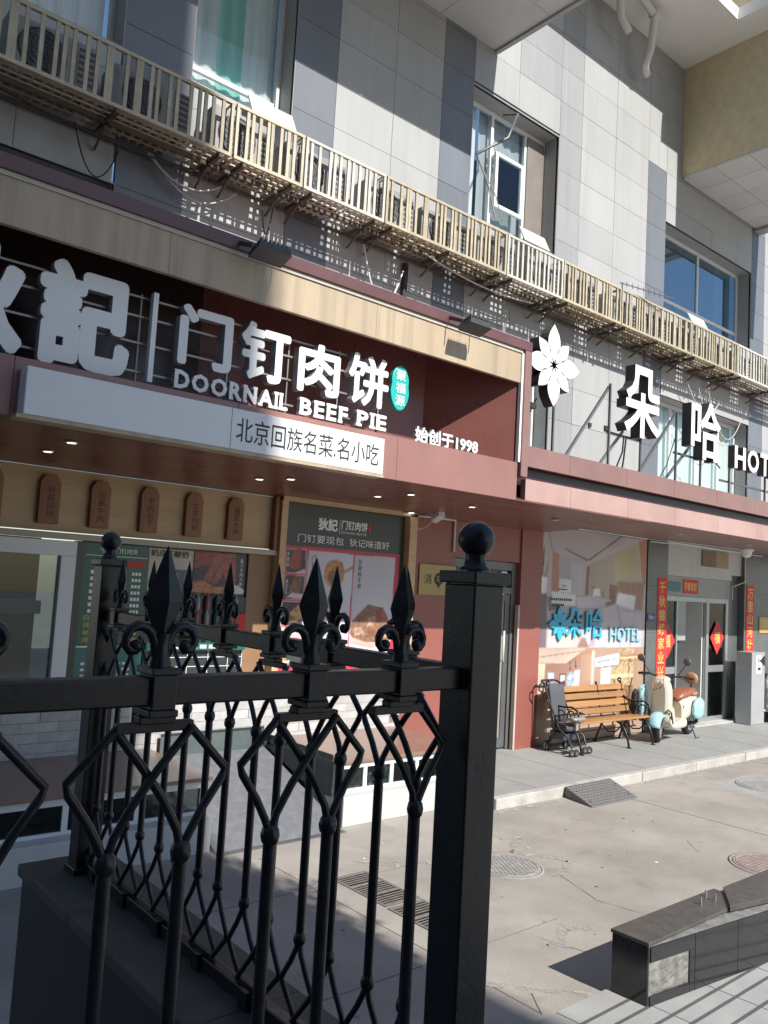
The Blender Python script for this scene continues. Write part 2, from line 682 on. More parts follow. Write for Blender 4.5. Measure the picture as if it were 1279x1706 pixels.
recessbrown = mat('recess_brown', (0.14, 0.055, 0.048), 0.3, var=0.08)
pinkbrown = mat('pale_redbrown_sheet', (0.42, 0.27, 0.24), 0.4, var=0.12, scale=1.8, dirt=0.1, rv=0.06)  # paler and pinker than the upper band
brownwall = mat('redbrown_wall', (0.28, 0.095, 0.075), 0.42, var=0.08, scale=2)
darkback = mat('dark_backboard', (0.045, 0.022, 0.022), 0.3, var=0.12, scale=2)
soffitw = wood('soffit_wood', (0.23, 0.10, 0.075), (0.155, 0.065, 0.05), 0.3, 0, 1.2)
soffith = mat('canopy_soffit', (0.26, 0.16, 0.14), 0.4, var=0.06)
lightwood = wood('pale_wood', (0.60, 0.43, 0.25), (0.52, 0.36, 0.20), 0.55, 0, 1.4)
plaquewood = wood('plaque_wood', (0.30, 0.13, 0.06), (0.23, 0.095, 0.045), 0.5, 2, 2.0)
benchwood = wood('bench_wood', (0.40, 0.215, 0.085), (0.30, 0.145, 0.05), 0.4, 0, 1.7, 0.12)
letterw = mat('letter_white', (0.80, 0.80, 0.79), 0.35, var=0.03)
letters = mat('letter_side_grey', (0.34, 0.36, 0.38), 0.4, var=0.06)
letterk = mat('letter_side_black', (0.035, 0.035, 0.04), 0.4)
railw = mat('letter_rail', (0.30, 0.27, 0.25), 0.4, metal=0.4)
signw = mat('white_sign_face', (0.76, 0.77, 0.78), 0.3, var=0.03)
ink = mat('black_ink', (0.02, 0.02, 0.022), 0.6)
teal = mat('teal_enamel', (0.02, 0.42, 0.36), 0.3)
led = mat('white_strip', (0.85, 0.85, 0.84), 0.4)
lampk = mat('lamp_housing', (0.05, 0.055, 0.055), 0.45, var=0.15)
lensm = mat('lamp_lens', (0.5, 0.52, 0.48), 0.15, metal=0.6)
ironk = mat('black_iron_paint', (0.008, 0.0095, 0.0125), 0.33, var=0.4, scale=22, bump=0.06, bscale=60, spec=0.45)
dusty(ironk)
granitek = mat('black_granite', (0.02, 0.02, 0.022), 0.14, var=0.25, scale=30, coat=0.3)
graniteg = mat('dark_granite_top', (0.085, 0.08, 0.072), 0.35, var=0.25, scale=14, dirt=0.3)
mortar = mat('mortar', (0.20, 0.195, 0.18), 0.95, var=0.45, scale=11, bump=1.0, bscale=26, dirt=.3)
stonek = mat('dark_stone_cladding', (0.12, 0.13, 0.128), 0.25, var=0.14, scale=4)
steel = mat('stainless', (0.42, 0.43, 0.43), 0.35, metal=0.6, var=0.04, scale=2)
galv = mat('dull_steel', (0.16, 0.165, 0.17), 0.45, metal=0.5, var=0.12)
castiron = mat('cast_iron', (0.21, 0.19, 0.17), 0.7, metal=0.2, var=0.3, scale=16, bump=0.2)
rubberk = mat('black_rubber', (0.025, 0.025, 0.026), 0.75, var=0.2)
rubberg = mat('grey_rubber', (0.17, 0.165, 0.16), 0.9, var=0.2, scale=30, bump=0.5, bscale=120)
brickm = mat('pale_stone_brick', (0.46, 0.45, 0.44), 0.6, var=0.16, scale=6, bump=0.3, bscale=30, rv=0.12)
brownslab = mat('brown_slab', (0.26, 0.165, 0.125), 0.22, var=0.1, scale=3)
whiteconc = mat('white_render', (0.52, 0.52, 0.50), 0.8, var=0.08, scale=2, dirt=0.15)
carpet = mat('grey_carpet', (0.15, 0.155, 0.17), 0.95, var=0.2, scale=12, bump=0.5, bscale=150)
gold = mat('brass_plate', (0.33, 0.24, 0.10), 0.35, metal=0.35, var=0.08)
redp = mat('red_paper', (0.62, 0.035, 0.03), 0.6, var=0.08)
goldp = mat('gold_print', (0.66, 0.47, 0.12), 0.5)
bluep = mat('sky_blue_acrylic', (0.05, 0.42, 0.62), 0.3)
# ================================================================== ground
g = MB().box(-70, 90, -60, 80, -0.3, 0.0).build('street_ground', concrete)
tag(g, kind='structure')
# raised pavement in front of the hotel with its kerb stones
pv = MB().box(7.32, 60, 6.52, 8.6, 0.0, 0.12).build('pavement', paving)
tag(pv, kind='structure')
kerb = thing('kerb', 'pale concrete kerb along the front edge of the pavement', 'kerb', (7.3, 6.45, 0))
del kerb['label'], kerb['category']
tag(kerb, kind='structure')
x = 7.32
while x < 34:
    l = RND.choice([1.45, 1.5, 1.55])
    k = box('kerb_stone', x + 0.006, x + l - 0.006, 6.40 + RND.uniform(-.006, .006), 6.515, -0.05, 0.122 + RND.uniform(-.004, .004), kerbm, kerb, 0.012)
    x += l
pj = MB()
for i in range(14):
    X = 8.2 + i * 1.2
    pj.box(X, X + 0.006, 6.53, 8.28, 0.1195, 0.1215)
pj.build('pavement_joint', jointm, pv)
# near paving at the lower right
np_ = MB().box(3.3, 20, -3, 3.135, 0.0, 0.025).build('near_paving', mat('near_paving_stone', (0.34, 0.335, 0.32), 0.75, var=0.12, scale=3, bump=0.15, dirt=0.15))
tag(np_, kind='structure')
nj = MB()
for yy in (2.98, 2.86, 2.72, 2.6, 2.45, 2.2, 1.9):
    nj.bar((3.3, yy - 0.03, 0.0262), (12, yy + 0.09, 0.0262), 0.022, 0.003)  # dark bars paint the shadow lines of unseen railings
for xx in (4.2, 4.75, 5.3, 5.85, 6.4):
    nj.bar((xx, 3.13, 0.0258), (xx + 0.1, 1.5, 0.0258), 0.006, 0.002)
nj.build('joint_and_rail_shadow', jointm, np_)
# repair strips and cracks in the concrete, each a thin sheet of its own material
pale = mat('pale_cement_patch', (0.43, 0.41, 0.375), 0.9, var=0.25, scale=7, bump=0.4, dirt=0.3)
def worn(m, lo, hi, sc):
    N, L = m.node_tree.nodes, m.node_tree.links
    p, o = N['Principled BSDF'], N['Material Output']
    tc = N.new('ShaderNodeTexCoord')
    nz = N.new('ShaderNodeTexNoise')
    nz.inputs['Scale'].default_value = sc
    nz.inputs['Detail'].default_value = 8
    nz.inputs['Roughness'].default_value = .7
    L.new(tc.outputs['Object'], nz.inputs['Vector'])
    mr = N.new('ShaderNodeMapRange')
    mr.inputs['From Min'].default_value = lo
    mr.inputs['From Max'].default_value = hi
    L.new(nz.outputs['Fac'], mr.inputs[0])
    L.new(mr.outputs[0], p.inputs['Alpha'])


worn(pale, .44, .62, 9)
crackm = mat('crack', (0.16, 0.15, 0.14), 0.95)


def strip(mb, pts, wd, z=0.004, jit=0.02):
    for a, b in zip(pts[:-1], pts[1:]):
        a, b = Vector((*a, z)), Vector((*b, z))
        n = max(2, int((b - a).length / 0.12))
        d = (b - a).normalized()
        s = Vector((-d.y, d.x, 0))
        row = []
        for i in range(n + 1):
            c = a.lerp(b, i / n)
            h = wd * (0.5 + RND.uniform(-.25, .25))
            row.append((c + s * (h + RND.uniform(-jit, jit) * .4), c - s * (h + RND.uniform(-jit, jit) * .4)))
        for (p, q), (p2, q2) in zip(row[:-1], row[1:]):
            mb.add([p, q, q2, p2], [(0, 1, 2, 3)])
    return mb


pm = MB()
strip(pm, [(5.65, 5.42), (6.0, 5.5), (6.35, 5.34), (6.5, 5.1), (6.62, 4.86), (6.4, 4.72), (6.15, 4.66)], 0.13, jit=.06)
strip(pm, [(6.3, 5.32), (6.75, 5.55), (6.55, 5.7), (6.3, 5.85)], 0.07, jit=.05)
strip(pm, [(4.85, 5.9), (5.1, 5.65), (5.35, 5.5), (5.55, 5.2)], 0.16, jit=.07)
strip(pm, [(3.95, 3.86), (4.6, 3.16)], 0.05, jit=.03)
strip(pm, [(5.0, 3.75), (5.3, 3.9), (5.5, 3.8)], 0.12, jit=.08)
strip(pm, [(7.2, 6.3), (8.4, 6.32)], 0.06, jit=.04)
strip(pm, [(9.7, 6.33), (14, 6.33)], 0.07, jit=.05)
pm.build('cement_patch', pale, g)
cm = MB()
for pts in ([(6.25, 4.72), (6.0, 4.1), (6.1, 3.7)], [(8.3, 4.6), (8.0, 4.3)], [(5.0, 3.9), (5.1, 3.55)], [(4.3, 3.4), (4.15, 3.2)], [(9.9, 4.35), (10.5, 4.3)]):
    strip(cm, pts, 0.005, 0.0035, 0.004)
cm.build('ground_crack', crackm, g)
gj = MB()
for yy in (4.05, 5.55):
    gj.box(2.4, 5.4, yy, yy + .005, 0.0, 0.003)
for xx in (4.15, 9.3, 13.4):
    gj.box(xx, xx + .005, 3.2, 6.38, 0.0, 0.003)
gj.build('ground_joint', crackm, g)
lit = MB()
for i in range(46):
    X, Y = RND.uniform(2.2, 9), RND.uniform(3.2, 6.2)
    a = RND.uniform(0, 6)
    s_ = RND.uniform(.008, .03)
    lit.add([(X + s_ * math.cos(a), Y + s_ * math.sin(a), .004), (X - s_ * .4 * math.sin(a), Y + s_ * .4 * math.cos(a), .012), (X - s_ * math.cos(a), Y - s_ * math.sin(a), .005), (X + s_ * .4 * math.sin(a), Y - s_ * .4 * math.cos(a), .004)], [(0, 1, 2, 3)], i % 2)
lt = lit.build('litter_flakes', [mat('dry_leaf', (0.3, 0.2, 0.09), 0.8), mat('paper_scrap', (0.6, 0.6, 0.57), 0.8)])
tag(lt, kind='stuff')

# ================================================================== building
bld = thing('hotel_building', 'grey panelled building with recessed windows over the shop signs and the hotel entrance', 'building', (10, 8.3, 0))
YW = 8.3
# openings in the panelled wall: x0, x1, z0, z1
OPEN = [(0.9, 2.98, 8.05, 12.2), (3.79, 5.13, 8.05, 10.9), (8.29, 10.34, 8.05, 10.08), (13.645, 17.13, 8.05, 9.76), (13.60, 17.13, 4.55, 6.36), (0.9, 3.02, 5.9, 6.53), (8.29, 10.34, 4.55, 6.36)]
STRIPS = [(0.0, 0.9, 'l'), (0.9, 2.0, 'l'), (2.0, 2.99, 'l'), (2.99, 3.785, 'd'), (3.785, 5.135, 'l'), (5.135, 5.78, 'd'), (5.78, 6.75, 'l'), (6.75, 7.645, 'l'), (7.645, 8.285, 'd'), (8.285, 9.3, 'l'), (9.3, 10.345, 'l'), (10.345, 10.95, 'd'), (10.95, 11.95, 'l'), (11.95, 13.0, 'l'), (13.0, 13.64, 'd'), (13.64, 15.4, 'l'), (15.4, 17.135, 'l'), (17.135, 17.75, 'd'), (17.75, 19, 'l'), (19, 20.2, 'l'), (20.2, 21.4, 'l'), (21.4, 22.6, 'l'), (22.6, 24, 'l')]
ZR = [3.53 + 0.6 * i for i in range(19)]
MT = {'l': pan_l, 'm': pan_m, 'd': pan_d}
bk = MB()


def cut(rect, opens):
    rs = [rect]
    for (a, b, c, d) in opens:
        nr = []
        for (x0, x1, z0, z1) in rs:
            if b <= x0 or a >= x1 or d <= z0 or c >= z1:
                nr.append((x0, x1, z0, z1))
                continue
            if a > x0:
                nr.append((x0, a, z0, z1))
            if b < x1:
                nr.append((b, x1, z0, z1))
            p, q = max(x0, a), min(x1, b)
            if c > z0:
                nr.append((p, q, z0, c))
            if d < z1:
                nr.append((p, q, d, z1))
        rs = nr
    return [r for r in rs if r[1] - r[0] > 0.05 and r[3] - r[2] > 0.05]


for r in cut((0, 24, 3.62, 14.2), OPEN):
    bk.box(r[0], r[1], YW + 0.02, YW + 0.05, r[2], r[3])
bk.build('wall_backing', jointm, bld)
for (x0, x1, t) in STRIPS:
    for z0 in ZR:
        tt = t
        if t == 'd' and 12.9 < x0 < 13.2 and z0 > 10.7:
            tt = 'l'
        if 8.2 < x0 < 10.3 and 10.72 < z0 < 11.5 and x0 > 8.9:
            tt = 'm'
        if t == 'd' and x0 > 10 and x0 < 11:
            tt = 'm'
        for r in cut((x0, x1, max(z0, 3.62), z0 + 0.6), OPEN):
            yy = YW + RND.uniform(-.0015, .0015)
            box('wall_panel', r[0] + .003, r[1] - .003, yy, YW + .02, r[2] + .003, r[3] - .003, MT[tt], bld)
for (a, b, c, d) in OPEN:
    rv = MB()
    dp = 0.36
    rv.box(a - .02, a, YW + .003, YW + dp, c, d)
    rv.box(b, b + .02, YW + .003, YW + dp, c, d)
    rv.box(a - .02, b + .02, YW + .003, YW + dp, d, d + .02)
    rv.box(a - .02, b + .02, YW + .003, YW + dp, c - .02, c)
    rv.build('window_reveal', revealm, bld)


def window(a, b, c, d, mull, trans, curts, gl=winglass, fm=framew, y=YW + 0.3, fw=0.06):
    """frame, panes and curtains of one opening; mull = x of the uprights, trans = (x0, x1, z) rails"""
    f = MB()
    f.box(a, a + fw, y, y + .06, c, d).box(b - fw, b, y, y + .06, c, d)
    f.box(a + fw, b - fw, y, y + .06, d - fw, d).box(a + fw, b - fw, y, y + .06, c, c + fw)
    for X in mull:
        f.box(X - fw / 2, X + fw / 2, y + .002, y + .058, c + fw, d - fw)
    for (p, q, z) in trans:
        f.box(p, q, y + .004, y + .056, z - fw / 2, z + fw / 2)
    wn = f.build('window', fm, bld, 0.004)
    xs = [a] + list(mull) + [b]
    for p, q in zip(xs[:-1], xs[1:]):
        MB().face([(p + .02, y + .028, c + .02), (q - .02, y + .028, c + .02), (q - .02, y + .028, d - .02), (p + .02, y + .028, d - .02)]).build('pane', gl, wn)
    for (p, q, m_) in curts:
        cu = MB()
        n = int((q - p) / 0.035)
        pts = [(p + (q - p) * i / n, y + .12 + .014 * math.sin(i * 1.15) + .008 * math.sin(i * 0.37)) for i in range(n + 1)]
        for (u, v), (u2, v2) in zip(pts[:-1], pts[1:]):
            cu.add([(u, v, c - .05), (u2, v2, c - .05), (u2, v2, d), (u, v, d)], [(0, 1, 2, 3)], 0, True)
        cu.build('curtain', m_, wn)
    MB().box(a - .3, b + .3, y + 1.6, y + 1.63, c - .3, d + .3).build('room_back', roomd, wn)
    return wn


window(0.9, 2.98, 8.05, 12.2, [1.35, 2.05], [(2.05, 2.9, 8.95), (.95, 2.05, 8.95)], [(0.95, 2.9, curtain)])
window(3.79, 5.13, 8.05, 10.9, [], [(3.85, 5.05, 8.42)], [(3.8, 4.28, curtain), (4.28, 4.62, curtg), (4.62, 5.1, curtain)])
w2 = window(8.29, 10.34, 8.05, 10.08, [9.05, 9.86], [(9.05, 9.86, 9.42)], [(8.3, 8.78, curtain), (8.85, 10.3, mat('grey_curtain', (.42, .46, .47), .9, var=.14, scale=3, stretch=(7, 7, .2)))], fm=framew, gl=winglass)
# open casement of the middle window
cs = MB()
for (p, q, r_, s_) in ((9.05, 9.11, 8.5, 9.4), (9.66, 9.72, 8.5, 9.4), (9.11, 9.66, 8.5, 8.56), (9.11, 9.66, 9.34, 9.4)):
    cs.box(p, q, YW + .2, YW + .25, r_, s_)
cs.build('casement', framew, w2, 0.004)
MB().box(9.1, 9.67, YW + .22, YW + .226, 8.55, 9.35).build('casement_pane', winglass, w2)
bc = MB().box(9.88, 10.30, YW + .28, YW + .299, 8.1, 10.0).build('blind_panel', mat('brown_blind', (0.2, 0.17, 0.15), 0.6), w2)
window(13.645, 17.13, 8.05, 9.76, [15.42], [(13.7, 17.05, 8.42)], [(13.7, 14.2, curtain), (14.2, 16.3, MATS['grey_curtain']), (16.3, 17.0, curtain)], gl=glass('sky_glass', tint=(0.35, 0.5, 0.6), refl=(0.75, 0.9, 1.0), base=0.28))
window(13.60, 17.13, 4.55, 6.36, [14.5, 15.5, 16.4], [], [(13.65, 17.1, curtain)], gl=glass('pale_glass', tint=(0.94, 0.98, 0.96), base=0.03))
window(8.29, 10.34, 4.55, 6.36, [9.3], [], [(8.35, 10.2, curtain)], gl=glass('pale_glass'))
window(0.9, 3.02, 5.9, 6.53, [], [], [], gl=darkglass, fm=frameg)
# slim silver rail and stays by the middle window
st = MB()
st.tube([(8.32, 8.22, 8.95), (8.7, 7.95, 9.25), (8.95, 8.0, 9.75), (8.9, 8.25, 9.82)], 0.022, 6)
st.tube([(8.32, 8.22, 8.95), (8.38, 8.0, 8.4), (8.45, 7.9, 7.9)], 0.012, 5)
st.tube([(8.34, 8.22, 8.9), (8.55, 8.0, 8.3), (8.6, 7.9, 7.9)], 0.008, 5)
st.build('bent_conduit', galv, bld)
# tilted small transoms
for (a, z) in ((4.45, 8.12), (9.3, 8.16), (14.3, 8.1)):
    t_ = MB()
    t_.add([(a, 8.18, z), (a + .62, 8.18, z), (a + .62, 8.05, z - .26), (a, 8.05, z - .26), (a, 8.2, z), (a + .62, 8.2, z), (a + .62, 8.07, z - .27), (a, 8.07, z - .27)], [(0, 1, 2, 3), (7, 6, 5, 4), (0, 4, 5, 1), (2, 6, 7, 3), (1, 5, 6, 2), (3, 7, 4, 0)])
    t_.build('hopper_sash', mat('sash_grey', (.5, .5, .48), .4), bld, 0.004)

# overhanging storeys ------------------------------------------------
bayl = MB().box(-4, 8.69, 6.12, YW - .004, 10.86, 16).build('left_bay', pan_l, bld)
for i in range(9):
    for j in range(2):
        box('soffit_board', -2.0 + i * 1.19 + .004, min(8.69, -2.0 + (i + 1) * 1.19) - .004, 6.14 + j * 1.08 + .003, 6.14 + (j + 1) * 1.08 - .003, 10.80, 10.855, soffm, bld)
MB().box(8.69, 8.76, 6.12, YW - .02, 10.76, 10.95).build('bay_edge_trim', pan_l, bld)
MB().box(8.76, 13.53, 6.88, YW - .004, 13.07, 13.3).build('middle_soffit', plaster, bld)
MB().box(13.53, 14.165, 6.2, YW - .004, 13.07, 13.3).build('soffit_return', plaster, bld)
rb = MB().box(14.17, 17.45, 5.6, YW - .004, 10.84, 16).build('right_bay', yellow, bld)
for i in range(5):
    for j in range(4):
        box('ceiling_tile', 14.18 + i * .65 + .005, 14.18 + (i + 1) * .65 - .005, 5.62 + j * .665 + .005, 5.62 + (j + 1) * .665 - .005, 10.79, 10.835, soffm, bld)
MB().box(17.2, 17.46, 5.5, YW - .01, 10.72, 10.785).build('bay_edge_trim', pan_l, bld)
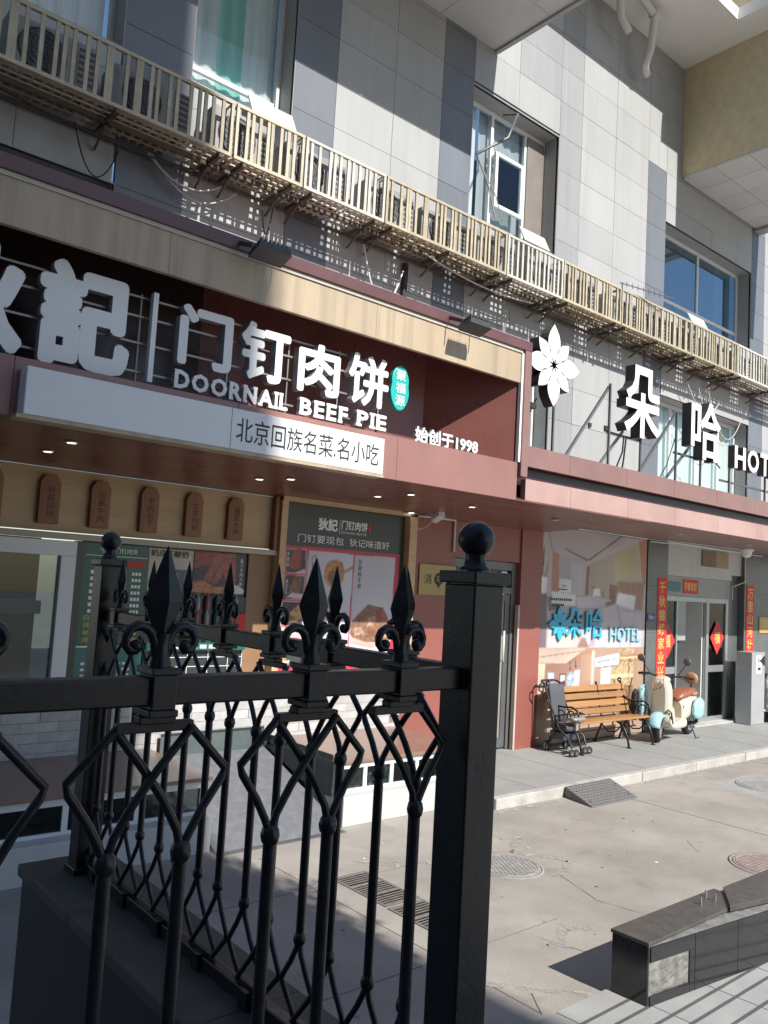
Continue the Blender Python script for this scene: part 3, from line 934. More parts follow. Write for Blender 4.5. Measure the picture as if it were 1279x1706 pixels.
# drain pipes under the soffit
pp = MB()
pp.tube([(10.2, 7.9, 12.98), (11.1, 7.9, 12.98), (11.35, 7.9, 12.9), (11.45, 7.95, 12.6), (11.75, 7.98, 12.5)], 0.07, 10)
pp.tube([(10.9, 7.7, 12.98), (11.6, 7.7, 13.0), (12.2, 7.75, 12.9), (12.25, 7.85, 12.35), (12.35, 8.02, 12.15), (12.55, 8.1, 12.12)], 0.07, 10)
for c_ in ((11.1, 7.9, 12.98), (12.2, 7.75, 12.9)):
    pp.lathe([(0.085, -.08), (0.085, .08)], c_, 10, axis='x')
pp.build('drain_pipe', pipem, bld)
PRINTS = {'room':[['lilac',[[10.306,3.613],[11.14,3.603],[12.212,3.599],[13.321,3.605],[13.285,1.632],[10.267,1.65]]],['wallw',[[10.294,3.612],[10.473,3.605],[10.547,3.173],[10.485,2.449],[10.284,2.487]]],['greyw',[[10.743,3.141],[11.533,3.083],[11.568,2.486],[11.206,2.489],[10.779,2.55]]],['sheet',[[11.058,3.069],[11.459,3.015],[11.463,2.506],[11.092,2.5]]],['cream',[[11.598,3.103],[13.064,3.534],[13.254,2.814],[12.177,2.733],[12.163,2.473],[11.594,2.502]]],['lilac2',[[11.43,3.061],[12.526,3.6],[13.321,3.605],[13.31,3.519],[13.035,3.498],[11.601,3.055]]],['rust',[[13.033,3.532],[13.322,3.588],[13.273,2.747],[13.195,2.777]]],['yell',[[12.289,3.228],[12.949,3.423],[13.006,2.904],[12.342,2.789]]],['rust',[[10.566,3.189],[10.742,3.156],[10.767,2.549],[10.575,2.542]]],['brown',[[11.499,3.002],[11.585,3.007],[11.567,2.509],[11.476,2.506]]],['head',[[12.385,2.775],[13.239,2.796],[13.205,2.287],[12.949,2.298],[12.398,2.546]]],['brown',[[12.177,2.733],[12.389,2.709],[12.375,2.448],[12.17,2.457]]],['dark',[[10.847,3.252],[10.896,3.255],[11.532,3.106],[11.507,3.084]]],['dark',[[12.497,3.598],[12.541,3.593],[11.559,3.092],[11.532,3.106]]],['dark',[[10.342,3.233],[10.373,3.228],[10.358,2.787],[10.311,2.792]]],['rustd',[[10.472,3.047],[10.49,3.018],[10.441,2.776],[10.382,2.773]]],['white',[[10.301,2.769],[10.466,2.755],[10.47,2.508],[10.301,2.502]]],['greyd',[[10.283,2.494],[10.482,2.494],[10.5,1.648],[10.267,1.65]]],['greyd',[[10.485,2.449],[10.781,2.52],[10.794,2.308],[10.522,2.242]]],['sheet',[[11.258,2.475],[11.887,2.52],[12.165,2.441],[12.06,2.342],[11.74,2.27],[11.27,2.275]]],['dark',[[11.175,2.165],[11.443,2.185],[11.392,1.952],[11.239,1.95]]],['brown',[[12.057,2.406],[12.36,2.463],[12.364,2.39],[12.088,2.334]]],['white',[[12.438,2.589],[12.98,2.55],[12.935,2.281],[12.369,2.301]]],['sheet',[[11.902,2.258],[12.364,2.398],[12.949,2.298],[13.13,2.269],[13.246,2.086],[13.209,1.632],[12.266,1.638],[11.358,1.659],[11.491,2.03]]],['pinkw',[[10.552,1.945],[11.341,1.936],[11.359,1.643],[10.523,1.648]]],['rustd',[[11.426,1.813],[11.516,1.813],[11.644,1.641],[11.308,1.643]]],['dark',[[11.69,2.664],[11.744,2.658],[11.745,2.634],[11.692,2.632]]],['bedw',[[10.766,2.762],[11.089,2.762],[11.079,2.5],[10.77,2.504]]],['fold',[[11.902,2.258],[12.009,2.276],[11.775,1.656],[11.617,1.657]]],['fold',[[12.365,2.382],[12.45,2.368],[12.583,2.044],[12.561,1.652],[12.504,1.652],[12.511,2.043]]],['fold',[[12.949,2.29],[12.994,2.283],[12.935,1.998],[12.865,1.651],[12.807,1.651],[12.891,1.998]]],['shadef',[[12.369,2.309],[12.95,2.285],[13.13,2.265],[13.132,2.235],[12.936,2.256],[12.37,2.281]]],['shadef',[[11.269,2.298],[11.738,2.294],[12.087,2.358],[12.088,2.339],[11.74,2.267],[11.27,2.271]]],['white',[[11.719,2.633],[11.88,2.632],[11.901,2.513],[11.699,2.514]]],['headl',[[12.543,2.773],[12.56,2.774],[12.563,2.568],[12.545,2.568]]],['headl',[[12.716,2.78],[12.734,2.78],[12.734,2.558],[12.717,2.557]]],['headl',[[12.893,2.784],[12.911,2.785],[12.912,2.548],[12.894,2.547]]],['headl',[[13.073,2.789],[13.091,2.79],[13.075,2.293],[13.057,2.296]]],['line',[[12.385,2.778],[13.239,2.8],[13.24,2.786],[12.386,2.765]]],['line',[[11.62,2.506],[12.191,2.477],[12.192,2.468],[11.62,2.497]]],['lilac2',[[10.354,3.595],[11.141,3.58],[12.213,3.575],[12.214,3.563],[11.142,3.568],[10.355,3.583]]],['wallw',[[11.122,3.057],[11.152,3.055],[11.166,2.488],[11.136,2.486]]],['wallw',[[11.224,3.043],[11.25,3.04],[11.267,2.491],[11.242,2.49]]],['wallw',[[11.328,3.031],[11.354,3.028],[11.375,2.495],[11.349,2.494]]],['greyw',[[11.406,3.025],[11.432,3.022],[11.447,2.497],[11.422,2.496]]],['rustd',[[10.607,3.177],[10.625,3.172],[10.63,2.544],[10.61,2.544]]],['rustd',[[10.681,3.164],[10.698,3.159],[10.707,2.547],[10.687,2.546]]],['line',[[10.402,3.599],[10.437,3.599],[10.582,3.19],[10.559,3.186]]],['cream',[[11.667,3.059],[12.232,3.24],[12.233,3.221],[11.695,3.042]]],['line',[[10.464,3.167],[10.481,3.168],[10.485,2.449],[10.469,2.449]]],['dark',[[10.522,2.242],[10.795,2.301],[10.796,2.286],[10.523,2.224]]],['dark',[[11.977,2.596],[12.007,2.597],[11.997,2.484],[11.965,2.483]]],['line',[[12.18,2.668],[12.392,2.652],[12.393,2.641],[12.181,2.657]]],['dark',[[10.739,3.614],[10.768,3.614],[10.837,3.546],[10.817,3.541],[10.753,3.577]]],['paper',[[10.599,2.543],[11.218,2.505],[11.217,2.319],[10.588,2.333]]],['paper',[[10.779,2.762],[11.09,2.747],[11.083,2.531],[10.772,2.55]]],['dark',[[10.847,2.641],[10.891,2.658],[10.891,2.649],[10.971,2.646],[10.971,2.637],[10.892,2.637],[10.893,2.627]]]],'lob':[['peach',[[10.255,1.641],[13.253,1.629],[13.105,0.449],[10.228,0.113]]],['ceilp',[[10.28,1.641],[11.572,1.632],[11.029,1.393],[10.761,1.398],[10.294,1.423]]],['wood2',[[11.572,1.632],[11.863,1.63],[11.42,1.319],[11.029,1.393]]],['creamw',[[10.295,1.407],[10.5,1.387],[10.433,0.827],[10.254,0.867]]],['tanw',[[10.5,1.387],[11.472,1.402],[11.422,0.814],[10.505,0.904]]],['floorp',[[10.254,0.867],[11.059,0.897],[11.736,0.8],[11.668,-0.006],[10.228,0.113]]],['dark',[[10.867,1.232],[11.028,1.228],[11.025,1.013],[10.881,1.002]]],['poster1',[[10.56,1.263],[10.743,1.258],[10.752,1.023],[10.565,1.02]]],['bluew',[[11.066,1.227],[11.257,1.255],[11.259,1.022],[11.063,1.012]]],['white',[[11.257,1.255],[11.411,1.285],[11.416,1.016],[11.26,1.005]]],['darkb',[[10.918,1.001],[11.411,0.999],[11.419,0.865],[10.925,0.886]]],['peach2',[[11.42,1.522],[11.722,1.535],[11.734,0.834],[11.42,0.848]]],['pinkw',[[11.719,1.587],[11.806,1.593],[11.801,0.865],[11.733,0.851]]],['white',[[11.831,1.465],[12.535,1.544],[12.514,1.349],[11.822,1.31]]],['shelf',[[12.531,1.615],[13.207,1.622],[13.024,0.742],[12.197,0.988],[12.301,1.3],[12.533,1.348]]],['white',[[12.0,1.289],[12.301,1.307],[12.269,1.003],[12.005,0.995]]],['brown',[[12.196,1.006],[13.011,0.977],[13.021,0.796],[12.194,0.832]]],['glowp',[[12.308,1.177],[13.001,1.177],[12.992,1.104],[12.3,1.107]]],['peach2',[[12.978,1.612],[13.227,1.622],[13.105,0.449],[12.975,0.457]]],['dark',[[12.852,1.541],[12.875,1.468],[12.938,1.377],[12.797,1.379],[12.843,1.469]]],['line',[[10.289,1.503],[11.574,1.605],[11.575,1.588],[10.29,1.484]]],['line',[[11.029,1.393],[11.425,1.437],[11.426,1.42],[11.03,1.374]]],['dark',[[11.125,1.432],[11.147,1.431],[11.153,1.325],[11.178,1.284],[11.112,1.286],[11.131,1.325]]],['dark',[[11.271,1.47],[11.288,1.469],[11.295,1.362],[11.325,1.321],[11.258,1.322],[11.278,1.362]]],['white',[[10.582,1.24],[10.723,1.236],[10.728,1.154],[10.582,1.152]]],['adred',[[10.583,1.136],[10.724,1.138],[10.726,1.112],[10.585,1.11]]],['white',[[10.89,1.199],[11.013,1.202],[11.008,1.113],[10.89,1.107]]],['white',[[11.096,1.183],[11.205,1.197],[11.197,1.14],[11.094,1.127]]],['line',[[11.382,1.488],[11.399,1.488],[11.405,0.815],[11.388,0.816]]],['line',[[11.822,1.31],[12.514,1.349],[12.515,1.331],[11.824,1.29]]],['bluew',[[11.887,1.412],[12.452,1.467],[12.448,1.432],[11.889,1.378]]],['line',[[12.312,1.107],[13.005,1.104],[13.005,1.09],[12.313,1.093]]],['line',[[12.229,0.952],[13.001,0.931],[13.002,0.916],[12.23,0.938]]],['wood2',[[12.568,1.508],[13.179,1.519],[13.174,1.494],[12.57,1.48]]],['wood2',[[12.56,1.419],[13.158,1.421],[13.153,1.392],[12.562,1.391]]],['glowp',[[12.57,1.472],[13.148,1.479],[13.143,1.454],[12.572,1.444]]],['white',[[11.846,0.898],[11.876,0.982],[12.017,1.001],[12.138,0.973],[12.192,0.867],[12.143,0.879],[12.103,0.95],[12.007,0.974],[11.913,0.957],[11.888,0.879]]],['line',[[10.256,0.835],[11.619,0.839],[11.62,0.822],[10.257,0.816]]],['shelf',[[10.538,0.79],[11.738,0.766],[11.719,0.597],[10.499,0.6]]],['line',[[10.457,0.443],[11.7,0.429],[11.701,0.409],[10.459,0.418]]],['brown',[[12.514,0.8],[13.008,0.797],[13.007,0.455],[12.5,0.484]]]],'ad':[['adred',[[5.377,2.905],[7.223,2.915],[7.24,1.332],[5.39,1.381]]],['adpanel',[[5.749,2.857],[6.441,2.855],[6.431,1.69],[5.705,1.748]]],['adpanel',[[6.465,2.853],[7.147,2.858],[7.134,1.569],[6.45,1.676]]],['adedge',[[5.421,2.858],[5.718,2.866],[5.722,2.572],[5.428,2.573]]],['adphoto',[[5.429,2.852],[5.71,2.858],[5.713,2.578],[5.435,2.58]]],['adedge',[[5.417,2.545],[5.718,2.55],[5.719,2.255],[5.413,2.258]]],['adphoto',[[5.426,2.539],[5.711,2.543],[5.71,2.261],[5.421,2.265]]],['adedge',[[5.412,2.232],[5.721,2.232],[5.723,1.93],[5.407,1.947]]],['adphoto',[[5.421,2.225],[5.713,2.225],[5.714,1.936],[5.414,1.953]]],['adedge',[[5.405,1.927],[5.719,1.916],[5.717,1.795],[5.399,1.808]]],['meatr',[[5.513,2.82],[5.567,2.858],[5.642,2.843],[5.65,2.639],[5.546,2.606],[5.477,2.656]]],['adedge',[[5.565,2.58],[5.692,2.628],[5.714,2.608],[5.71,2.577]]],['meatb',[[5.56,2.539],[5.666,2.538],[5.668,2.409],[5.619,2.312],[5.487,2.334]]],['adedge',[[5.459,2.28],[5.535,2.336],[5.7,2.329],[5.705,2.264]]],['bunb',[[5.478,2.054],[5.553,2.122],[5.645,2.192],[5.715,2.139],[5.715,2.031],[5.58,1.989]]],['meatb',[[5.463,2.04],[5.573,2.069],[5.611,2.002],[5.5,1.974]]],['bun',[[6.009,2.687],[6.057,2.746],[6.177,2.774],[6.269,2.745],[6.315,2.648],[6.303,2.534],[6.239,2.432],[6.135,2.414],[6.044,2.466],[5.993,2.561]]],['meatb',[[6.068,2.607],[6.17,2.64],[6.246,2.574],[6.236,2.474],[6.133,2.442],[6.057,2.522]]],['stick',[[6.303,2.64],[6.442,2.715],[6.446,2.669],[6.319,2.608]]],['bone',[[6.52,2.059],[6.624,2.146],[6.729,2.235],[6.825,2.216],[6.98,2.198],[7.067,2.083],[7.118,1.922],[7.122,1.731],[6.921,1.702],[6.544,1.746],[6.454,1.859],[6.453,1.987]]],['meatb',[[6.583,2.074],[6.697,2.162],[6.756,2.135],[6.707,2.033],[6.599,1.988]]],['meatr',[[6.849,2.151],[6.965,2.139],[7.012,2.038],[6.899,1.992]]],['bonel',[[6.742,2.062],[6.855,2.079],[6.844,1.963],[6.732,1.947]]],['bonel',[[6.512,1.931],[6.639,1.946],[6.684,1.846],[6.538,1.831]]],['meatb',[[6.717,1.904],[6.866,1.934],[6.95,1.833],[6.781,1.803]]],['bonel',[[6.961,1.935],[7.079,1.921],[7.086,1.819],[6.99,1.804]]],['plate',[[6.457,1.817],[6.729,1.746],[7.11,1.76],[7.116,1.687],[6.772,1.674],[6.464,1.732]]],['darkg',[[5.379,1.611],[5.783,1.593],[5.778,1.452],[5.382,1.473]]],['bunb',[[5.405,1.578],[5.515,1.589],[5.529,1.523],[5.459,1.498],[5.402,1.525]]],['white',[[5.473,1.524],[5.568,1.536],[5.542,1.457],[5.478,1.458]]]],'meat':[['dark',[[4.27,2.751],[4.948,2.758],[4.937,2.279],[4.265,2.287]]],['meatr',[[4.273,2.748],[4.554,2.752],[4.526,2.658],[4.408,2.587],[4.272,2.564]]],['meatp',[[4.519,2.737],[4.79,2.747],[4.81,2.401],[4.729,2.381],[4.646,2.505],[4.566,2.39],[4.404,2.43]]],['meatb',[[4.593,2.71],[4.683,2.716],[4.557,2.501],[4.504,2.498]]],['meatp2',[[4.268,2.408],[4.404,2.43],[4.551,2.358],[4.801,2.4],[4.936,2.341],[4.931,2.284],[4.269,2.292]]],['white',[[4.728,2.397],[4.857,2.386],[4.926,2.341],[4.921,2.295],[4.754,2.302]]]],'yog':[['paperb',[[3.731,2.751],[4.269,2.754],[4.263,2.268],[3.744,2.295]]],['clothw',[[3.941,2.705],[4.244,2.687],[4.25,2.578],[4.156,2.526],[3.971,2.554]]],['greyk',[[3.997,2.533],[4.266,2.532],[4.266,2.271],[3.994,2.281]]],['greenk',[[4.009,2.495],[4.092,2.495],[4.099,2.37],[4.014,2.374]]],['tealk',[[4.166,2.511],[4.242,2.512],[4.242,2.314],[4.165,2.326]]]]}
# ================================================================== shop sign and its canopy
sign = thing('shop_sign', 'long red-brown sign box over the shop with raised white lettering', 'shop sign', (4, 6.4, 3.6))
XR = 7.40
box('top_trim', -4, 7.54, 6.33, 6.62, 5.40, 5.52, trimbrown, sign, .006)
box('trim_lip', -4, 7.40, 6.355, 6.40, 5.362, 5.398, mat('pale_lip', (0.5, 0.46, 0.40), 0.4), sign)
box('sign_roof', -4, 7.54, 6.62, 8.28, 5.44, 5.50, redbrown, sign)
for i in range(5):
    a = -4 + i * 2.28
    box('tan_board', a + .0015, min(a + 2.28, XR) - .0015, 6.37, 6.42, 5.0, 5.36, tan, sign)
box('end_frame', 7.42, 7.54, 6.33, 8.28, 3.87, 5.398, bandbrown, sign, .006)
box('light_strip', 7.385, 7.418, 6.352, 6.40, 4.04, 5.36, led, sign)
for i in range(6):
    a = -4 + i * 1.9
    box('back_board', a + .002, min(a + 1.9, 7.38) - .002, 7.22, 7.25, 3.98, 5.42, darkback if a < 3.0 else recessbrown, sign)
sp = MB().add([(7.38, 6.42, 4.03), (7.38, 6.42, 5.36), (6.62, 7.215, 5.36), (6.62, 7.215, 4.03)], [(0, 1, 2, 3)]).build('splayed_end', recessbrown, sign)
box('shelf_floor', -4, 7.40, 6.42, 7.26, 3.96, 4.03, redbrown, sign)
for i in range(6):
    a = -4 + i * 1.9
    box('fascia_board', a + .0015, min(a + 1.9, 7.415) - .0015, 6.37, 6.42, 3.585, 4.035, redbrown, sign, .003)
# rails carrying the letters
for z in (4.18, 4.43, 4.66, 4.83):
    box('letter_rail', -1, 5.5, 6.66, 6.675, z, z + .018, railw, sign)
for X in (1.2, 2.75, 3.62, 4.28, 4.9, 5.45):
    box('letter_upright', X, X + .015, 6.676, 6.70, 4.03, 4.87, railw, sign)


def sletter(ch, x0, x1, z0, z1, off, y=6.56, d=0.085, res=3, nm='letter'):
    mb = MB()
    fat(mb, ch, x0, x1, z0, z1, y, d, 0, 1, off, 12 if off > .03 else 8, res)
    return mb.build(nm, [letterw, letters], sign)


sletter('狄', 0.98, 1.79, 4.08, 4.93, 0.042)
sletter('記', 1.88, 2.64, 4.07, 4.94, 0.038)
box('divider_bar', 2.815, 2.86, 6.56, 6.62, 4.10, 4.88, letterw, sign)
sletter('门', 3.07, 3.60, 4.32, 4.87, 0.02)
sletter('钉', 3.69, 4.23, 4.33, 4.88, 0.018)
sletter('肉', 4.33, 4.84, 4.33, 4.84, 0.017)
sletter('饼', 4.95, 5.49, 4.33, 4.87, 0.014)


def run(word, x0, x1, z0, z1, fn, gap=0.22):
    ws = []
    for ch in word:
        vs_, _ = text_raw(ch, 0.02, 2, 0.05)
        ws.append(max(v.x for v in vs_) - min(v.x for v in vs_))
    tot = sum(ws) + gap * 0.45 * (len(ws) - 1)
    k = (x1 - x0) / tot
    X = x0
    for ch, q in zip(word, ws):
        fn(ch, X, X + q * k, z0, z1)
        X += (q + gap * 0.45) * k


SERIF = {'D': [(0, .3, 1), (0, .3, 0)], 'R': [(0, .3, 1), (0, .34, 0), (.72, 1.04, 0)], 'N': [(-.02, .28, 1), (0, .3, 0), (.7, 1.02, 1)], 'A': [(-.04, .28, 0), (.72, 1.04, 0)], 'I': [(-.35, 1.35, 1), (-.35, 1.35, 0)], 'L': [(-.04, .42, 1), (-.04, .3, 0)], 'B': [(-.04, .3, 1), (-.04, .3, 0)], 'E': [(-.04, .3, 1), (-.04, .3, 0)], 'F': [(-.04, .3, 1), (-.06, .44, 0)], 'P': [(-.04, .3, 1), (-.06, .44, 0)]}


def sl(ch, a, b, c, d):
    mb = MB()
    fat(mb, ch, a, b, c, d, 6.56, .05, 0, 1, .0085, 8, 2)
    for (u0, u1, top) in SERIF.get(ch, []):
        z = d - .026 if top else c
        mb.box(a + (b - a) * u0, a + (b - a) * u1, 6.5595, 6.609, z, z + .026)
    mb.build('small_letter', [letterw, letters], sign)


run('DOORNAIL', 3.06, 4.24, 4.10, 4.265, sl)
run('BEEF', 4.38, 4.97, 4.10, 4.27, sl)
run('PIE', 5.09, 5.49, 4.11, 4.275, sl)
# small line standing on the fascia
mb = MB()
fat(mb, '始创于1998', 5.80, 6.78, 4.04, 4.215, 6.44, .04, 0, 1, 0.006, 8, 2)
mb.build('founding_line', [letterw, letters], sign)
# teal gourd-shaped seal
ov = [(5.66 + .135 * math.cos(a) * (1 - .12 * math.exp(-((math.sin(a) - .12) / .22) ** 2)), 4.615 + .245 * math.sin(a)) for a in [2 * math.pi * i / 36 for i in range(36)]]
ovm = MB().prism(ov, 6.565, 6.62, 'y').build('seal_plate', teal, sign, .006, recalc=True)
mb = MB()
vtext(mb, '聚福源', 5.59, 5.73, 4.41, 4.82, 6.560, offset=0.01)
mb.build('seal_lettering', letterw, ovm)
# projecting white light box on the fascia
lb = box('light_box', 1.745, 5.18, 6.20, 6.368, 3.585, 3.945, signw, sign, .008)
box('light_box_base', 1.70, 5.19, 6.20, 6.368, 3.555, 3.583, tan, sign)
box('face_joint', 3.447, 3.451, 6.1985, 6.2, 3.59, 3.94, jointm, sign)
mb = MB()
text(mb, '北京回族名菜.名小吃', 3.50, 5.11, 3.66, 3.875, 6.1975)
mb.build('face_lettering', ink, sign)
# sloping wood soffit of the shop
so = thing('shop_soffit', 'dark wood-look soffit with small round downlights under the shop sign', 'soffit', (4, 7.3, 3.55))
for i in range(12):
    y0_, y1_ = 6.37 + i * .161, 6.37 + (i + 1) * .161
    zz = lambda y: 3.582 - (y - 6.37) * 0.06
    x1_ = 10.3
    MB().add([(-4, y0_ + .002, zz(y0_)), (x1_, y0_ + .002, zz(y0_)), (x1_, y1_ - .002, zz(y1_)), (-4, y1_ - .002, zz(y1_)), (-4, y0_ + .002, zz(y0_) + .02), (x1_, y0_ + .002, zz(y0_) + .02), (x1_, y1_ - .002, zz(y1_) + .02), (-4, y1_ - .002, zz(y1_) + .02)], [(3, 2, 1, 0), (4, 5, 6, 7), (0, 1, 5, 4), (2, 3, 7, 6), (1, 2, 6, 5), (3, 0, 4, 7)]).build('soffit_plank', soffitw, so)
MB().box(-4, 10.29, 6.43, 8.28, 3.605, 3.63).build('soffit_backing', darkback, so)
dl = MB().lathe([(.052, -.012), (.052, 0), (.04, .004)], (0, 0, 0), 14).add([(.038 * math.cos(a), .038 * math.sin(a), -.0125) for a in [2 * math.pi * i / 12 for i in range(12)]], [tuple(range(12))[::-1]], 1)
dlm = dl.mesh('downlight', [framew, emit('downlight_glow', (1, .93, .8), 2.2)])
dlm2 = dl.mesh('downlight', [framew, mat('downlight_lens', (.75, .73, .68), .3)])
for (X, Y) in ((2.34, 7.46), (2.36, 6.93), (4.44, 7.31), (4.67, 7.07), (6.04, 7.3), (6.21, 6.91), (7.41, 7.09), (7.26, 8.05)):
    share('downlight', dlm, so, (X, Y, 3.578 - (Y - 6.37) * .06))
# hotel canopy --------------------------------------------------------
hc = thing('hotel_canopy', 'pale red-brown metal canopy with two banded fascias over the hotel entrance', 'canopy', (15, 7, 3.6))
X = 7.56
edges = [7.56, 8.45, 9.72, 10.95, 12.2, 13.5, 14.8, 16.1, 17.4, 18.7, 20, 21.5]
for a, b in zip(edges[:-1], edges[1:]):
    box('lower_band', a + .002, b - .002, 6.37, 6.45, 3.60, 3.86, pinkbrown, hc, .003)
    box('upper_band', a + .002, b - .002, 6.40, 6.46, 4.02, 4.275, bandbrown, hc, .003)
    box('soffit_sheet', max(a, 10.31) + .002 if b > 10.4 else a + .002, b - .002, 6.452, 8.28, 3.60, 3.615, soffith, hc) if b > 10.4 else None
box('band_recess', 7.56, 21.5, 6.52, 6.56, 3.80, 4.1, darkback, hc)
box('canopy_deck', 7.56, 21.5, 6.461, 8.29, 4.14, 4.18, redbrown, hc)
box('soffit_sheet', 7.56, 10.30, 6.452, 6.60, 3.588, 3.60, soffith, hc)
for (X, Y) in ((9.09, 7.1), (10.56, 7.03), (12.28, 7.06), (14.64, 7.04), (16.9, 7.05)):
    share('downlight', dlm2, hc, (X, Y, 3.598 if X > 10.3 else 3.53))
# ================================================================== shop front
PC = {'lilac': (.43, .385, .40), 'lilac2': (.47, .42, .42), 'wallw': (.47, .43, .40), 'greyw': (.36, .35, .38), 'sheet': (.50, .455, .49), 'cream': (.42, .35, .285), 'fold': (.40, .36, .40), 'line': (.27, .22, .2), 'headl': (.26, .15, .11), 'shadef': (.36, .33, .35), 'rust': (.45, .20, .12), 'yell': (.46, .39, .22), 'brown': (.25, .13, .08), 'head': (.33, .2, .15), 'dark': (.07, .05, .055), 'rustd': (.30, .18, .15), 'white': (.68, .68, .66), 'greyd': (.16, .13, .145), 'pinkw': (.62, .5, .46), 'bedw': (.46, .45, .5), 'paper': (.64, .64, .6),
      'peach': (.42, .29, .215), 'ceilp': (.55, .40, .33), 'wood2': (.36, .19, .11), 'creamw': (.62, .5, .38), 'tanw': (.36, .20, .15), 'floorp': (.40, .27, .2), 'poster1': (.2, .3, .38), 'bluew': (.3, .42, .55), 'darkb': (.12, .07, .06), 'peach2': (.42, .27, .19), 'shelf': (.5, .36, .2), 'glowp': (.72, .56, .33),
      'adred': (.56, .045, .09), 'adpanel': (.55, .54, .60), 'adedge': (.6, .5, .52), 'adphoto': (.06, .05, .045), 'meatr': (.30, .06, .04), 'meatb': (.22, .10, .055), 'bun': (.48, .22, .09), 'bunb': (.52, .30, .13), 'stick': (.42, .27, .16), 'bone': (.26, .14, .09), 'bonel': (.46, .30, .2), 'plate': (.6, .4, .36), 'darkg': (.05, .06, .055),
      'meatp': (.34, .10, .07), 'meatp2': (.5, .19, .09), 'paperb': (.46, .42, .33), 'clothw': (.5, .45, .4), 'greyk': (.09, .1, .095), 'greenk': (.1, .25, .17), 'tealk': (.07, .2, .2)}


def pmat(k):
    busy = k in ('meatr', 'meatb', 'bun', 'bone', 'bonel', 'meatp', 'meatp2', 'bunb', 'bluew', 'shelf', 'poster1')
    return mat('print_' + k, PC[k], 0.4, var=0.45 if busy else 0.08, scale=28 if busy else 2.5, spec=0.4)


def print_material():
    if 'photo_print' in MATS:
        return MATS['photo_print']
    m = bpy.data.materials.new('photo_print')
    m.use_nodes = True
    p = m.node_tree.nodes['Principled BSDF']
    a = m.node_tree.nodes.new('ShaderNodeAttribute')
    a.attribute_name = 'ink'
    m.node_tree.links.new(a.outputs['Color'], p.inputs['Base Color'])
    p.inputs['Roughness'].default_value = 0.4
    MATS['photo_print'] = m
    return m


def blur(a, n):
    for _ in range(n):
        a = np.pad(a, ((1, 1), (1, 1), (0, 0)), mode='edge')
        a = (a[:-2, 1:-1] + a[2:, 1:-1] + a[1:-1, :-2] + a[1:-1, 2:] + 4 * a[1:-1, 1:-1]) / 8
    return a


def printed(name, key, y, parent, cell=0.02, clip=None, ground=None, soft=1):
    """a flat colour print on a fine grid: every area of the picture with its own soft tone and grain"""
    polys = PRINTS[key]
    if clip is None:
        ax = [q[0] for _, pts in polys for q in pts]
        az = [q[1] for _, pts in polys for q in pts]
        clip = (min(ax), max(ax), min(az), max(az))
    x0, x1, z0, z1 = clip
    nx, nz = int((x1 - x0) / cell) + 1, int((z1 - z0) / cell) + 1
    gx, gz = np.meshgrid(np.linspace(x0, x1, nx), np.linspace(z0, z1, nz))
    rs = np.random.RandomState(len(key) * 7 + nx)

    def noise(f):
        k = rs.rand(max(2, int(nz / f)) + 2, max(2, int(nx / f)) + 2)
        iy = np.linspace(0, k.shape[0] - 1.001, nz)
        ix = np.linspace(0, k.shape[1] - 1.001, nx)
        a, b = np.floor(iy).astype(int), np.floor(ix).astype(int)
        fy, fx = (iy - a)[:, None], (ix - b)[None]
        return (k[a][:, b] * (1 - fy) * (1 - fx) + k[a + 1][:, b] * fy * (1 - fx) + k[a][:, b + 1] * (1 - fy) * fx + k[a + 1][:, b + 1] * fy * fx)
    soft_n = noise(nx / 5)
    fine_n = noise(3) * .6 + noise(1.5) * .4
    col = np.zeros((nz, nx, 3))
    cov = np.zeros((nz, nx), bool)
    if ground:
        col[:] = PC[ground]
        col *= (0.88 + 0.24 * soft_n)[..., None]
        cov[:] = True
    for k, pts in polys:
        ins = np.zeros((nz, nx), bool)
        n = len(pts)
        for i in range(n):
            (xa, za), (xb, zb) = pts[i], pts[(i + 1) % n]
            if za == zb:
                continue
            t = (gz - za) / (zb - za)
            ins ^= ((za > gz) != (zb > gz)) & (gx < xa + t * (xb - xa))
        if not ins.any():
            continue
        cx, cz = gx[ins].mean(), gz[ins].mean()
        sx, sz = max(gx[ins].std(), .02), max(gz[ins].std(), .02)
        d = rs.uniform(-1, 1, 2)
        amp = 0.07 if (sx + sz) > .1 else .03
        g_ = 1 + amp * (d[0] * (gx - cx) / sx + d[1] * (gz - cz) / sz)
        busy = k in ('meatr', 'meatb', 'bun', 'bone', 'bonel', 'meatp', 'meatp2', 'bunb', 'bluew', 'shelf', 'poster1', 'adphoto')
        g_ = np.clip(g_, .6, 1.35) * ((0.35 + 1.3 * fine_n) if busy else (0.9 + 0.2 * soft_n))
        c = np.array(PC[k])[None, None] * g_[..., None]
        col[ins] = c[ins]
        cov |= ins
    col = blur(col, soft)
    V = np.stack([gx, np.full_like(gx, y), gz], -1).reshape(-1, 3)
    idx = np.arange(nx * nz).reshape(nz, nx)
    q = np.stack([idx[:-1, :-1], idx[:-1, 1:], idx[1:, 1:], idx[1:, :-1]], -1).reshape(-1, 4)
    ok = cov.reshape(-1)[q].all(1)
    me = bpy.data.meshes.new(name)
    off = wloc(parent)
    me.from_pydata((V - np.array(off)).tolist(), [], q[ok].tolist())
    at = me.attributes.new('ink', 'FLOAT_COLOR', 'POINT')
    rgba = np.concatenate([col.reshape(-1, 3), np.ones((nx * nz, 1))], 1)
    at.data.foreach_set('color', rgba.astype(np.float32).ravel())
    me.materials.append(print_material())
    me.update()
    o = bpy.data.objects.new(name, me)
    COL.objects.link(o)
    o.parent = parent
    return o


shop = thing('shop_building', 'pale brick and glass shop front under the red-brown sign box', 'shop front', (3, 8.3, 0.1))
